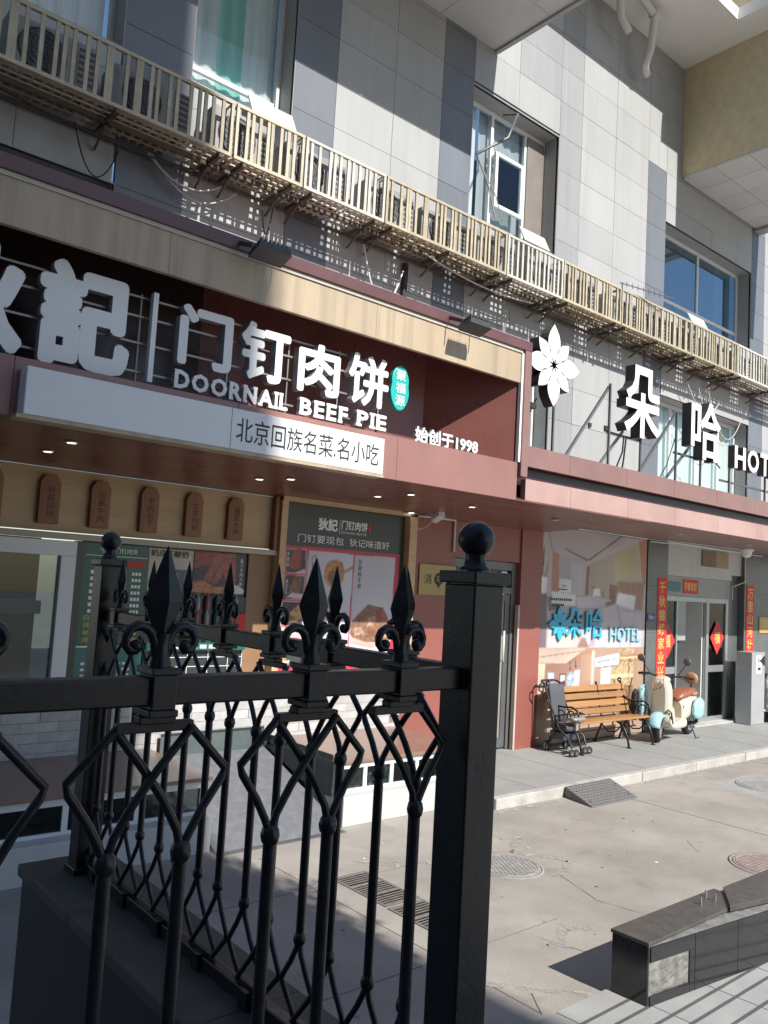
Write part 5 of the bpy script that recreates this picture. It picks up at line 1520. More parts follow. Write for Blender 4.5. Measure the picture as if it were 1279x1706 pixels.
def conditioner(X, wdt, lbl, hgt=.56, y=7.86):
    t = thing('air_conditioner', lbl, 'air conditioner', (X, y, GZ0 + .04), 'air conditioners behind the slatted guard')
    box('case', X, X + wdt, y, y + .30, GZ0 + .06, GZ0 + .06 + hgt, acw, t, .015)
    cx, cz, rr = X + wdt * .38, GZ0 + .06 + hgt / 2, hgt * .40
    fg = MB()
    fg.lathe([(rr, -.012), (rr + .015, 0)], (cx, y - .002, cz), 20, 0, 'y')
    for q in (.25, .5, .75, 1):
        fg.tube(arc((cx, y - .02, cz), rr * q, 0, 360, 20)[:-1], .005, 4, 1, closed=True)
    for k in range(8):
        a_ = k * math.pi / 8
        fg.bar((cx - rr * math.cos(a_), y - .022, cz - rr * math.sin(a_)), (cx + rr * math.cos(a_), y - .022, cz + rr * math.sin(a_)), .006, .004, 1, (0, 1, 0))
    fg.build('fan_grille', [acg, galv], t)
    ft = MB().box(X + .08, X + .13, y, y + .3, GZ0 + .036, GZ0 + .06).box(X + wdt - .13, X + wdt - .08, y, y + .3, GZ0 + .036, GZ0 + .06)
    ft.build('foot', galv, t)
    lv = MB()
    for i in range(7):
        z = GZ0 + .12 + i * .065
        lv.box(X + wdt * .78, X + wdt * .97, y - .006, y - .0005, z, z + .03)
    lv.build('side_louvre', acg, t)


ORD = ['leftmost', 'second', 'third', 'fourth', 'fifth', 'sixth', 'seventh', 'eighth', 'ninth', 'tenth', 'eleventh', 'twelfth', 'thirteenth', 'fourteenth', 'fifteenth']
X = 1.75
for i in range(15):
    wdt = [.85, .86, .78, .88, .8, .9][i % 6]
    conditioner(X, wdt, ('leftmost air conditioner behind the slatted guards' if i == 0 else ORD[i] + ' air conditioner from the left behind the slatted guards'), [.54, .5, .57, .53][i % 4])
    X += wdt + [.14, .28, .16, .34, .15][i % 5]
# hanging cables
cb = thing('wall_cables', 'loose cables sagging under the slatted guards on the grey wall', 'cables', (6, 8.2, 6.9))


def sag(a, b, d, r, m_, n=10):
    a, b = Vector(a), Vector(b)
    pts = []
    for i in range(n + 1):
        t = i / n
        p = a.lerp(b, t)
        p.z -= d * 4 * t * (1 - t)
        pts.append(p)
    return MB().tube(pts, r, 5).build('cable', m_, cb)


for a, b, d, r, m_ in (((2.5, 8.1, 6.92), (3.0, 8.2, 6.85), .42, .008, cabled), ((3.3, 8.15, 6.93), (4.2, 8.15, 6.9), .2, .012, cablew), ((3.35, 8.18, 6.95), (4.4, 8.2, 6.9), .3, .01, cablew), ((6.3, 8.2, 6.9), (7.0, 8.2, 6.75), .62, .012, letterw), ((6.35, 8.22, 6.3), (7.0, 8.22, 6.3), .35, .01, cabled), ((4.75, 8.2, 6.9), (4.9, 8.2, 6.9), .35, .008, cabled), ((9.05, 8.2, 6.9), (9.1, 8.2, 6.8), .9, .008, cablew), ((14.2, 8.1, 6.7), (15.6, 8.2, 6.5), .35, .012, cablew), ((14.6, 8.1, 6.75), (15.3, 7.9, 5.6), .3, .01, cablew), ((15.0, 8.1, 6.7), (16.6, 8.2, 6.4), .7, .01, cablew), ((1.5, 8.0, 6.94), (4.0, 8.1, 6.94), .1, .012, cabled), ((7.1, 7.9, 6.95), (9.5, 8.0, 6.93), .1, .012, cablew)):
    sag(a, b, d, r, m_)
MB().tube([(7.08, 8.26, 6.9), (7.08, 8.26, 5.55)], .03, 6).tube([(7.13, 8.27, 6.9), (7.12, 8.27, 5.55)], .02, 6).build('riser', cabled, cb)
an = thing('antenna', 'thin horizontal aerial fixed on the beige guard below the blue window', 'aerial', (11.36, 7.68, 7.6))
MB().tube([(11.36, 7.68, 7.25), (11.36, 7.68, 7.72)], .012, 6).tube([(11.3, 7.68, 7.70), (12.6, 7.45, 7.72)], .01, 6).build('rod', galv, an)
tk = MB()
for i in range(9):
    X = 11.45 + i * .13
    tk.bar((X, 7.68 - (X - 11.3) * .177, 7.66), (X, 7.68 - (X - 11.3) * .177, 7.75), .008, .008)
tk.build('element', galv, an)


def flood(X, lbl):
    t = thing('flood_lamp', lbl, 'flood lamp', (X, 6.3, 5.5), 'flood lamps on the sign trim')
    hs_ = MB().add([(X - .17, 6.02, 5.36), (X + .17, 6.02, 5.36), (X + .17, 6.20, 5.30), (X - .17, 6.20, 5.30), (X - .15, 6.03, 5.42), (X + .15, 6.03, 5.42), (X + .15, 6.23, 5.36), (X - .15, 6.23, 5.36)], [(3, 2, 1, 0), (4, 5, 6, 7), (0, 1, 5, 4), (1, 2, 6, 5), (2, 3, 7, 6), (3, 0, 4, 7)])
    for k in range(7):
        q = X - .13 + k * .0433
        hs_.add([(q - .004, 6.05, 5.425), (q + .004, 6.05, 5.425), (q + .004, 6.21, 5.37), (q - .004, 6.21, 5.37), (q - .004, 6.05, 5.455), (q + .004, 6.05, 5.455), (q + .004, 6.21, 5.40), (q - .004, 6.21, 5.40)], [(3, 2, 1, 0), (4, 5, 6, 7), (0, 1, 5, 4), (1, 2, 6, 5), (2, 3, 7, 6), (3, 0, 4, 7)])
    hs_.build('housing', lampk, t)
    n_ = Vector((0, -.316, -.95)).normalized()
    for q in (-.07, .07):
        mb = MB().lathe([(.058, -.008), (.058, .0), (.02, .006)], (0, 0, 0), 14)
        l_ = mb.build('lens', lensm, t)
        l_.location = Vector((X + q, 6.11, 5.3255)) - wloc(t)
        l_.rotation_euler = (rad(18), 0, 0)
    for q in (-.19, .19):
        MB().bar((X + q, 6.12, 5.38), (X + q, 6.33, 5.46), .012, .04).build('bracket', lampk, t)


flood(3.66, 'dark flood lamp above the lettering in the shaded half of the sign')
flood(6.30, 'dark flood lamp near the right end of the sign throwing a square shadow')
MB().bar((6.75, 6.5, 5.52), (6.75, 8.25, 5.9), .03, .03).build('sign_stay', galv, sign)

# ================================================================== steps, light wells
def lightwell(x0, x1, label, panes):
    t = thing('light_well', label, 'light well', ((x0 + x1) / 2, 7.5, 0))
    box('base', x0, x1, 6.74, 8.26, .0, .30, whiteconc, t, .008)
    box('slab', x0 - .03, x1 + .05, 6.86, 8.262, .605, .64, brownslab, t, .004)
    fr_ = MB().box(x0, x1, 6.90, 6.95, .54, .604).box(x0, x1, 6.90, 6.95, .301, .33)
    fr_.build('frame', framew, t, .003)
    n = panes
    for i in range(n + 1):
        X = x0 + (x1 - x0 - .05) * i / n
        box('post', X, X + .05, 6.902, 6.948, .331, .539, framew, t)
    for i in range(n):
        X = x0 + (x1 - x0 - .05) * i / n
        box('pane', X + .05, X + (x1 - x0 - .05) / n, 6.92, 6.926, .331, .539, darkglass, t)
    box('well_dark', x0 + .05, x1 - .05, 7.5, 7.52, .301, .6, roomd, t)
    cl = MB()
    for i in range(n * 3):
        X = x0 + .15 + (x1 - x0 - .3) * i / (n * 3 - 1)
        cl.bar((X, 7.05, .305), (X + RND.uniform(-.1, .1), 7.25, .5), .02, .02).box(X - .06, X + .05, 7.1, 7.2, .302, .302 + RND.uniform(.02, .09))
    cl.build('stored_clutter', [galv], t)
    return t


lw = lightwell(5.36, 7.30, 'brown-topped light well with white posts and a glass end by the pavement', 5)
box('end_glass', 5.325, 5.333, 6.92, 8.25, .27, .69, sideglass, lw)
MB().tube([(5.329, 6.93, .693), (5.329, 8.25, .693)], .008, 6).build('glass_rim', framed, lw)
pg = MB()
for Y in (7.3, 7.7, 8.05):
    pg.box(5.335, 5.352, Y, Y + .03, .3, .6)
pg.build('end_post', framew, lw)
lightwell(-1.2, 3.85, 'brown-topped light well with white posts in the shade at the left', 8)
rp = thing('carpet_ramp', 'grey carpeted ramp rising between the two light wells', 'ramp', (4.6, 6.7, 0))
ca = MB()
N_ = 24
for i in range(N_):
    a, b = i / N_, (i + 1) / N_
    f_ = lambda t: (6.66 + 1.6 * t, .004 + .56 * t ** .9)
    y0_, z0_ = f_(a)
    y1_, z1_ = f_(b)
    ca.add([(3.87, y0_, z0_), (5.30, y0_, z0_), (5.30, y1_, z1_), (3.87, y1_, z1_)], [(0, 1, 2, 3)], 0, True)
ca.add([(5.30, 6.66, .004), (5.30, 8.26, .0), (5.30, 8.26, .564)], [(0, 1, 2)], 1)
ca.add([(3.87, 6.66, .004), (3.87, 8.26, .564), (3.87, 8.26, .0)], [(0, 1, 2)], 1)
ca.build('carpet', [carpet, whiteconc], rp)
box('glass_back', 4.0, 5.28, 8.2, 8.206, .5, .76, mat('smoked_glass', (.10, .125, .12), .15, var=.2), rp)
box('back_rim', 4.0, 5.28, 8.196, 8.21, .76, .785, framed, rp)
edge_ = MB().box(3.87, 5.30, 6.60, 6.66, .0, .012).build('edge_strip', galv, rp)

# ================================================================== street furniture and covers
rr_ = thing('kerb_ramp', 'dark grey rubber kerb ramp against the pavement edge', 'kerb ramp', (8.93, 6.15, 0))
a0, a1 = 8.46, 9.42
rm = MB().add([(a0, 5.90, .002), (a1, 5.90, .002), (a1 + .12, 6.395, .002), (a0 + .12, 6.395, .002), (a0, 5.90, .012), (a1, 5.90, .012), (a1 + .12, 6.395, .128), (a0 + .12, 6.395, .128)], [(3, 2, 1, 0), (4, 5, 6, 7), (0, 1, 5, 4), (1, 2, 6, 5), (2, 3, 7, 6), (3, 0, 4, 7)])
rm.build('wedge', rubberg, rr_, .004)
rd = MB()
for i in range(15):
    for j in range(9):
        u, v = (i + .5) / 15, (j + .5) / 9
        X = a0 + .12 * v + (a1 - a0) * u
        Y = 5.90 + .495 * v
        Z = .012 + .116 * v
        rd.box(X - .022, X + .022, Y - .012, Y + .012, Z + .001, Z + .006)
rd.build('studs', rubberg, rr_)['kind'] = 'stuff'
bo = MB()
for u in (.08, .92):
    for v in (.2, .7):
        bo.lathe([(.012, 0), (.012, .006)], (a0 + .12 * v + (a1 - a0) * u, 5.9 + .495 * v, .014 + .116 * v), 8)
bo.build('bolt', rubberk, rr_)


def manhole(cx, cy, R, lbl, m_):
    t = thing('manhole_cover', lbl, 'manhole cover', (cx, cy, 0), 'manhole covers in the street')
    MB().lathe([(R * 1.10, .0005), (R * 1.10, .006), (R * 1.02, .008), (R * 1.015, .003)], (cx, cy, 0), 40).build('ring', mat('worn_ring', (.30, .28, .25), .8, var=.2, scale=9), t)
    c_ = MB().lathe([(R * 1.0, .0035), (R * 1.0, .0085), (R * .97, .0095)], (cx, cy, 0), 40)
    c_.build('plate', m_, t)
    s_ = MB()
    n = int(R / .045)
    for i in range(-n, n + 1):
        for j in range(-n, n + 1):
            X, Y = i * .045 + (.022 if j % 2 else 0), j * .04
            if X * X + Y * Y < (R * .86) ** 2:
                s_.box(cx + X - .014, cx + X + .014, cy + Y - .011, cy + Y + .011, .0098, .0135)
    s_.tube([(cx + R * .91 * math.cos(q), cy + R * .91 * math.sin(q), .0098) for q in [2 * math.pi * i / 40 for i in range(40)]], .006, 4, closed=True)
    s_.build('raised_pattern', m_, t)['kind'] = 'stuff'


manhole(5.98, 5.06, .30, 'grey manhole cover beside the fence post with cracked cement round it', mat('cover_grey', (.27, .26, .245), .8, var=.25, scale=12, dirt=.2))
manhole(8.28, 3.70, .36, 'reddish manhole cover at the right edge near the planter', mat('cover_red', (.30, .24, .215), .8, var=.25, scale=12, dirt=.2))
manhole(11.75, 5.36, .36, 'far manhole cover set in a square plate beyond the kerb ramp', mat('cover_pale', (.33, .325, .31), .8, var=.25, scale=12, dirt=.2))
sqp = MB().add([(10.95, 5.86, .0012), (11.0, 4.85, .0012), (12.5, 4.85, .0012), (12.5, 5.86, .0012)], [(0, 1, 2, 3)]).build('square_plate', mat('plate_pale', (.33, .32, .30), .85, var=.15, scale=5, dirt=.2), g)


def grate(x0, y0, x1, y1, lbl):
    t = thing('drain_grate', lbl, 'drain grate', ((x0 + x1) / 2, (y0 + y1) / 2, 0), 'drain grates in the street')
    box('pit_shade_sheet', x0, x1, y0, y1, .001, .003, mat('pit_shade_black', (.004, .004, .004), .9), t)  # flat black sheet painting the dark of the pit, ground is uncut
    f_ = MB().box(x0, x0 + .025, y0, y1, .003, .0072).box(x1 - .025, x1, y0, y1, .003, .0072)
    for k in range(4):
        Y = y0 + (y1 - y0 - .025) * k / 3
        f_.box(x0 + .025, x1 - .025, Y, Y + .025, .003, .007)
    f_.build('frame', castiron, t, .002)
    n = 18
    bm2 = MB().box(x0 + .02, x1 - .02, -.0065, .0065, .0035, .0062).mesh('bar', castiron, (0, 0, 0))
    for i in range(n):
        Y = y0 + .02 + (y1 - y0 - .04) * (i + .5) / n
        if min(abs(Y - (y0 + (y1 - y0 - .025) * k / 3 + .0125)) for k in range(4)) < .02:
            continue
        o = share('bar', bm2, t, (0, Y, 0))


grate(4.40, 4.93, 4.77, 5.64, 'farther iron drain grate seen between the fence bars')
grate(4.39, 4.18, 4.76, 4.90, 'nearer iron drain grate half hidden behind the fence post')

# ================================================================== planter at the lower right
pl = thing('granite_planter', 'low black granite planter wall with a broken panel showing mortar', 'planter', (5.6, 2.9, 0))
body = [(4.725, 3.105), (4.735, 2.855), (6.05, 2.72), (7.6, 2.5), (9.0, 2.36), (9.0, 3.0), (6.6, 3.105)]
MB().prism(body, .026, .372, 'z').build('core', mortar, pl, recalc=True)
# granite facing slabs, each proud of the core
def facing(p, q, z0, z1, th=.012, m_=granitek, nm='facing_slab'):
    p, q = Vector((*p, 0)), Vector((*q, 0))
    d = (q - p).normalized()
    n = Vector((d.y, -d.x, 0))
    v = [p, q, q + n * th, p + n * th]
    MB().prism([(a.x, a.y) for a in v], z0, z1, 'z').build(nm, m_, pl, .0015, recalc=True)


facing((4.725, 3.105), (4.735, 2.857), .027, .376)
def lerp2(p, q, t):
    return (p[0] + (q[0] - p[0]) * t, p[1] + (q[1] - p[1]) * t)
F0, F1 = (4.735, 2.855), (6.05, 2.72)
# front face: slab with a broken-out patch
def broken():
    us = [.0, .11, .34, .47]
    # pieces round a hole between u .005-.115 and z .1-.27
    pcs = [(.003, .34, .285, .374), (.30, .34, .027, .2845), (.003, .2995, .027, .085)]
    for a, b, z0, z1 in pcs:
        facing(lerp2(F0, F1, a), lerp2(F0, F1, b), z0, z1)
    facing(lerp2(F0, F1, .343), lerp2(F0, F1, .70), .027, .374)
    facing(lerp2(F0, F1, .703), F1, .027, .374)
    facing((6.053, 2.72), (6.8, 2.614), .027, .374)
    facing((6.803, 2.6135), (7.6, 2.5), .027, .374)
    facing((7.603, 2.5), (9.0, 2.36), .027, .374)
    mb = MB()
    NN, MM = 14, 9
    grid = []
    d = Vector((F1[0] - F0[0], F1[1] - F0[1], 0)).normalized()
    n = Vector((d.y, -d.x, 0))
    for j in range(MM + 1):
        for i in range(NN + 1):
            u = .003 + .297 * i / NN
            z = .085 + .2 * j / MM
            p = lerp2(F0, F1, u)
            e = 0 if i in (0, NN) or j in (0, MM) else RND.uniform(0, .013)
            q = Vector((p[0], p[1], z)) + n * (.001 + e)
            grid.append(q)
    fs = [(j * (NN + 1) + i, j * (NN + 1) + i + 1, (j + 1) * (NN + 1) + i + 1, (j + 1) * (NN + 1) + i) for j in range(MM) for i in range(NN)]
    mb.add(grid, fs)
    mb.build('exposed_mortar', mortar, pl)


broken()
MB().prism([(4.712, 3.118), (4.722, 2.85), (6.0, 2.862), (6.02, 3.118)], .378, .402, 'z').build('top_slab', graniteg, pl, .004, recalc=True)
MB().prism([(6.05, 3.06), (5.72, 2.84), (7.2, 2.58), (7.35, 3.06)], .385, .425, 'z').build('shifted_slab', graniteg, pl, .004, recalc=True)
MB().prism([(7.22, 2.575), (9.0, 2.38), (9.0, 3.0), (7.38, 3.05)], .378, .402, 'z').build('top_slab', graniteg, pl, .004, recalc=True)
dw = MB()
for (X, Y) in ((5.62, 3.0), (5.78, 2.98), (5.8, 3.06)):
    dw.lathe([(.008, 0), (.008, .045)], (X, Y, .402), 6)
dw.build('dowel', steel, pl)

# ================================================================== bench
be = thing('park_bench', 'wooden slatted park bench with black iron ends in front of the hotel poster', 'bench', (11.45, 7.85, .12))
bx0, bx1 = 10.42, 12.50
Z0 = .12
for i in range(4):
    Y = 7.60 + i * .112
    Z = Z0 + .43 - .012 * i
    box('seat_slat', bx0, bx1, Y, Y + .095, Z, Z + .032, benchwood, be, .006)
for i in range(4):
    t_ = .08 + i * .118
    y_, z_ = 8.04 + t_ * .30, Z0 + .44 + t_
    s_ = box('back_slat', bx0, bx1, -.016, .016, -.047, .047, benchwood, be, .006)
    s_.location = Vector((0, y_, z_)) - wloc(be)
    s_.location.x = -wloc(be).x
    me2 = s_.data
    for v in me2.vertices:
        v.co += wloc(be)
    s_.rotation_euler = (-rad(16), 0, 0)
for X in (bx0 + .05, 11.72, bx1 - .08):
    fr_ = MB()
    fr_.tube([(X, 7.52, Z0), (X, 7.545, Z0 + .12), (X, 7.60, Z0 + .26), (X, 7.68, Z0 + .36), (X, 7.8, Z0 + .405), (X, 8.0, Z0 + .395), (X, 8.06, Z0 + .45), (X, 8.12, Z0 + .7), (X, 8.19, Z0 + .97)], .018, 6)
    fr_.tube([(X, 8.17, Z0), (X, 8.12, Z0 + .14), (X, 8.05, Z0 + .3), (X, 8.03, Z0 + .42)], .018, 6)
    fr_.tube([(X, 7.66, Z0 + .34), (X, 7.78, Z0 + .22), (X, 7.92, Z0 + .2), (X, 8.04, Z0 + .3)], .012, 6)
    fr_.box(X - .025, X + .025, 7.49, 7.56, Z0, Z0 + .012).box(X - .025, X + .025, 8.13, 8.2, Z0, Z0 + .012)
    if X != 11.72:
        fr_.tube([(X, 7.62, Z0 + .42), (X, 7.59, Z0 + .52), (X, 7.62, Z0 + .63), (X, 7.72, Z0 + .68), (X, 7.9, Z0 + .66), (X, 8.05, Z0 + .67), (X, 8.13, Z0 + .74)], .016, 6)
        fr_.tube(arc((X, 7.74, Z0 + .55), .07, -60, 250, 12, 'yz'), .011, 6).tube(arc((X, 7.92, Z0 + .55), .06, -70, 220, 10, 'yz'), .010, 6)
        fr_.tube(arc((X, 8.2, Z0 + .98), .03, -90, 180, 8, 'yz'), .014, 6)
    fr_.build('iron_end', ironk, be)
MB().tube([(bx0, 7.9, Z0 + .25), (bx1, 7.9, Z0 + .25)], .009, 6).build('tie_rod', ironk, be)

# ================================================================== stroller
sr = thing('baby_stroller', 'folded-open black baby stroller parked before the left end of the bench', 'stroller', (10.42, 7.72, .12))
fab = mat('charcoal_fabric', (.085, .088, .1), .85, var=.12, scale=18)
Zs = .12
whm = MB().lathe([(.055, -.018), (.075, -.016), (.08, 0), (.075, .016), (.055, .018)], (0, 0, 0), 18, 0, 'y').lathe([(.052, -.014), (.02, -.02), (.02, .02), (.052, .014)], (0, 0, 0), 12, 1, 'y').mesh('wheel', [rubberk, acw])
for (X, Y, s_) in ((10.24, 8.0, 1.0), (10.62, 7.93, 1.0), (10.2, 7.50, .72), (10.28, 7.48, .72), (10.60, 7.56, .72), (10.68, 7.54, .72)):
    share('wheel', whm, sr, (X, Y, Zs + .08 * s_), (0, 0, rad(-8 + RND.uniform(-14, 14))), (s_, s_, s_))
fr_ = MB()
for sx in (0, 1):
    X0, X1 = (10.22, 10.24) if not sx else (10.62, 10.62)
    fr_.tube([(X1, 7.97 - .05 * sx, Zs + .08), (X1, 7.85, Zs + .3), (X1, 7.86, Zs + .52), (X1 - .02, 7.98, Zs + .78), (X1 - .03, 8.06, Zs + 1.0)], .013, 7)
    fr_.tube([(X0 + .02, 7.52 + .05 * sx, Zs + .12), (X0 + .02, 7.62, Zs + .26), (X0, 7.75, Zs + .36), (X1, 7.86, Zs + .5)], .014, 7)
    fr_.tube([(X1, 7.86, Zs + .34), (X1, 7.74, Zs + .38), (X1, 7.62, Zs + .47)], .010, 6)
fr_.tube([(10.24, 7.97, Zs + .08), (10.62, 7.92, Zs + .08)], .009, 6).tube([(10.22, 7.54, Zs + .14), (10.64, 7.58, Zs + .14)], .013, 6)
fr_.tube([(10.21, 8.06, Zs + 1.0), (10.21, 8.12, Zs + 1.03), (10.26, 8.15, Zs + 1.04), (10.55, 8.15, Zs + 1.04), (10.59, 8.12, Zs + 1.03), (10.59, 8.06, Zs + 1.0)], .017, 7)
fr_.tube([(10.2, 8.08, Zs + 1.02), (10.14, 8.1, Zs + .98), (10.13, 8.1, Zs + .9), (10.2, 8.06, Zs + .86)], .014, 6)
fr_.build('frame', mat('stroller_frame', (.03, .03, .032), .35), sr)
bk_ = MB()
secs = [(7.96, .44), (7.98, .55), (8.0, .7), (8.03, .85), (8.05, .99)]
vv = []
for (Y, Z) in secs:
    for (X, dy) in ((10.25, -.03), (10.33, .012), (10.42, .02), (10.51, .012), (10.59, -.03)):
        vv.append((X, Y + dy - .035, Zs + Z))
    for (X, dy) in ((10.59, .0), (10.51, .04), (10.42, .045), (10.33, .04), (10.25, 0)):
        vv.append((X, Y + dy - .02, Zs + Z))
n = 10
bk_.add(vv, [(i * n + k, i * n + (k + 1) % n, (i + 1) * n + (k + 1) % n, (i + 1) * n + k) for i in range(4) for k in range(n)] + [tuple(range(n))[::-1], tuple(range(40, 50))], 0, True)
bk_.build('backrest', fab, sr, recalc=True)
MB().loft([(10.25, 7.8, Zs + .40, .15, .05), (10.28, 7.8, Zs + .385, .17, .07), (10.42, 7.8, Zs + .375, .175, .07), (10.56, 7.8, Zs + .385, .17, .07), (10.59, 7.8, Zs + .40, .15, .05)], 14).build('seat', fab, sr)
MB().loft([(10.27, 7.6, Zs + .53, .055, .02), (10.3, 7.58, Zs + .53, .07, .028), (10.54, 7.58, Zs + .53, .07, .028), (10.57, 7.6, Zs + .53, .055, .02)], 12).build('tray', mat('tray_grey', (.26, .26, .27), .4), sr)
MB().tube([(10.24, 7.86, Zs + .54), (10.24, 7.66, Zs + .6), (10.3, 7.55, Zs + .6), (10.54, 7.55, Zs + .6), (10.6, 7.66, Zs + .6), (10.6, 7.86, Zs + .54)], .013, 7).build('bumper_bar', rubberk, sr)
MB().box(10.39, 10.45, 7.58, 7.62, Zs + .36, Zs + .52).build('crotch_post', acw, sr)
MB().add([(10.27, 7.72, Zs + .2), (10.57, 7.72, Zs + .2), (10.59, 7.92, Zs + .2), (10.25, 7.92, Zs + .2), (10.25, 7.68, Zs + .3), (10.59, 7.68, Zs + .3), (10.6, 7.95, Zs + .32), (10.24, 7.95, Zs + .32)], [(3, 2, 1, 0), (0, 1, 5, 4), (1, 2, 6, 5), (2, 3, 7, 6), (3, 0, 4, 7)]).build('basket', fab, sr)
MB().bar((10.3, 7.66, Zs + .12), (10.3, 7.58, Zs + .3), .06, .012).bar((10.52, 7.66, Zs + .12), (10.52, 7.58, Zs + .3), .06, .012).box(10.3, 10.54, 7.58, 7.66, Zs + .13, Zs + .15).build('footrest', rubberk, sr)

# ================================================================== scooter (built pointing to -x at its own origin, then turned)
scm = thing('electric_scooter', 'cream and pale blue retro scooter with a brown seat parked beside the bench', 'scooter', (12.72, 7.63, .12))
creamp = mat('cream_paint', (.62, .57, .46), .22, var=.03, coat=.6)
bluep2 = mat('pale_blue_paint', (.36, .60, .66), .22, var=.03, coat=.6)
leather = mat('brown_leather', (.28, .105, .06), .4, var=.15, scale=14, bump=.2)
leatherl = mat('tan_leather', (.42, .25, .12), .45, var=.12, scale=14)
O = Vector((12.72, 7.63, .12))


def sp(mb, name, m_, **k):
    mb.v = [tuple(Vector(q) + O) for q in mb.v]
    return mb.build(name, m_, scm, **k)


WR = .215
def wheel(cx, steer=0.0):
    mb = MB()
    prof = [(WR * .66, -.045), (WR * .9, -.05), (WR * .985, -.03), (WR, 0), (WR * .985, .03), (WR * .9, .05), (WR * .66, .045)]
    mb.lathe(prof, (0, 0, 0), 28, 0, 'y')
    ty = sp(mb, 'wheel', rubberk)
    c_ = Vector((cx, 0, WR))
    ty.data.transform(Matrix.Translation(-(O - wloc(scm))))
    ty.location = c_
    ty.rotation_euler = (0, 0, steer)
    rm_ = MB().lathe([(WR * .66, -.047), (WR * .62, -.05), (WR * .5, -.03), (WR * .2, -.06), (WR * .2, .06), (WR * .5, .03), (WR * .62, .05), (WR * .66, .047)], (0, 0, 0), 20, 0, 'y')
    for k in range(5):
        a = 2 * math.pi * k / 5
        rm_.bar((WR * .15 * math.cos(a), 0, WR * .15 * math.sin(a)), (WR * .64 * math.cos(a), 0, WR * .64 * math.sin(a)), .035, .1, 0, (0, 1, 0))
    rim = bpy.data.objects.new('rim', rm_.mesh('rim', mat('rim_grey', (.42, .42, .42), .35, metal=.5)))
    COL.objects.link(rim)
    rim.parent = ty
    return ty


wheel(0, rad(14))
wheel(1.36)
# front fender
fd = MB()
for s_, (hw, th) in enumerate(((.085, 0),)):
    pass
rings = []
for i in range(13):
    a = rad(172 - i * 11.5)
    rr1 = WR + .035
    ring = []
    for k in range(7):
        b = -1 + 2 * k / 6
        r_ = rr1 - .06 * abs(b) ** 3
        ring.append((r_ * math.cos(a) * -1 * -1, .095 * b, WR + r_ * math.sin(a)))
    rings.append(ring)
vs_ = [q for r_ in rings for q in r_]
fd.add(vs_, [(i * 7 + k, i * 7 + k + 1, (i + 1) * 7 + k + 1, (i + 1) * 7 + k) for i in range(12) for k in range(6)], 0, True)
fo = sp(fd, 'front_fender', bluep2)
sol = fo.modifiers.new('thickness', 'SOLIDIFY')
sol.thickness = .012
# front shield and lower apron
sp(MB().loft([(.035, 0, .66, .09, .27), (.06, 0, .65, .125, .325), (.10, 0, .64, .15, .35), (.17, 0, .63, .155, .36), (.205, 0, .62, .14, .35), (.215, 0, .62, .12, .33)], 26, power=3.4), 'front_shield', creamp)
sp(MB().prism([(.10, .30), (.17, .24), (.30, .19), (.34, .24), (.26, .52), (.17, .58)], -.165, .165, 'y'), 'lower_apron', creamp, bev=.025, recalc=True)
sp(MB().tube([(.0, -.10, .47), (.03, -.15, .52), (.1, -.168, .47), (.17, -.17, .3)], .012, 6), 'apron_edge', rubberk)
# large blue wing on the far side and black inner pad
sp(MB().loft([(.02, .28, .54, .03, .12), (.06, .29, .56, .07, .28), (.16, .29, .56, .075, .31), (.24, .28, .54, .04, .22)], 14), 'side_wing', bluep2)
sp(MB().loft([(-.04, .35, .52, .02, .1), (.0, .37, .53, .05, .24), (.08, .38, .53, .05, .26), (.14, .37, .5, .03, .2)], 14), 'knee_pad', rubberk)
sp(MB().tube([(0, -.06, WR), (.04, -.075, .36), (.1, -.03, .55)], .018, 7).tube([(0, .06, WR), (.04, .075, .36), (.1, .03, .55)], .018, 7), 'front_fork', galv)
sp(MB().lathe([(.0, -.012), (.05, -.01), (.072, .0), (.085, .012), (.085, .03), (.06, .05)], (.07, -.03, .84), 20, 0, 'x'), 'headlight', steel)
hl = MB().lathe([(.0, -.008), (.045, -.006), (.05, .004)], (.055, -.03, .84), 16, 0, 'x')
sp(hl, 'headlight_lens', mat('headlamp_glass', (.16, .17, .18), .1))
for (yy, zz) in ((-.08, .62), (.07, .66)):
    sp(MB().lathe([(0, -.012), (.022, -.01), (.026, .01)], (.05, yy, zz), 12, 0, 'x'), 'indicator', steel)
# handlebar head
sp(MB().loft([(.06, 0, .96, .06, .02), (.09, 0, .965, .115, .045), (.17, 0, .98, .12, .055), (.25, 0, .99, .09, .04), (.28, 0, .99, .05, .02)], 14), 'handlebar_cover', creamp)
hb = MB()
hb.tube([(.2, 0, .9), (.2, 0, .98), (.2, -.14, 1.03), (.24, -.26, 1.05), (.3, -.38, 1.03)], .014, 7).tube([(.2, 0, .98), (.2, .14, 1.03), (.24, .26, 1.05), (.3, .38, 1.03)], .014, 7)
sp(hb, 'handlebar', rubberk)
sp(MB().tube([(.26, -.3, 1.045), (.31, -.42, 1.025)], .022, 8), 'grip', rubberk)
sp(MB().tube([(.26, .3, 1.045), (.31, .42, 1.025)], .022, 8), 'grip', rubberk)
sp(MB().tube([(.2, -.22, 1.04), (.2, -.34, 1.0)], .007, 5), 'brake_lever', rubberk)
sp(MB().tube([(.2, .22, 1.04), (.2, .34, 1.0)], .007, 5), 'brake_lever', rubberk)
for s_ in (-1, 1):
    sp(MB().tube([(.22, s_ * .2, 1.04), (.2, s_ * .27, 1.15), (.2, s_ * .34, 1.25)], .007, 5), 'mirror_stalk', rubberk)
    mb = MB().lathe([(.0, -.02), (.05, -.018), (.062, 0), (.055, .012)], (.2, s_ * .35, 1.29), 14, 0, 'x')
    sp(mb, 'mirror', mat('mirror_back', (.11, .085, .08), .35))
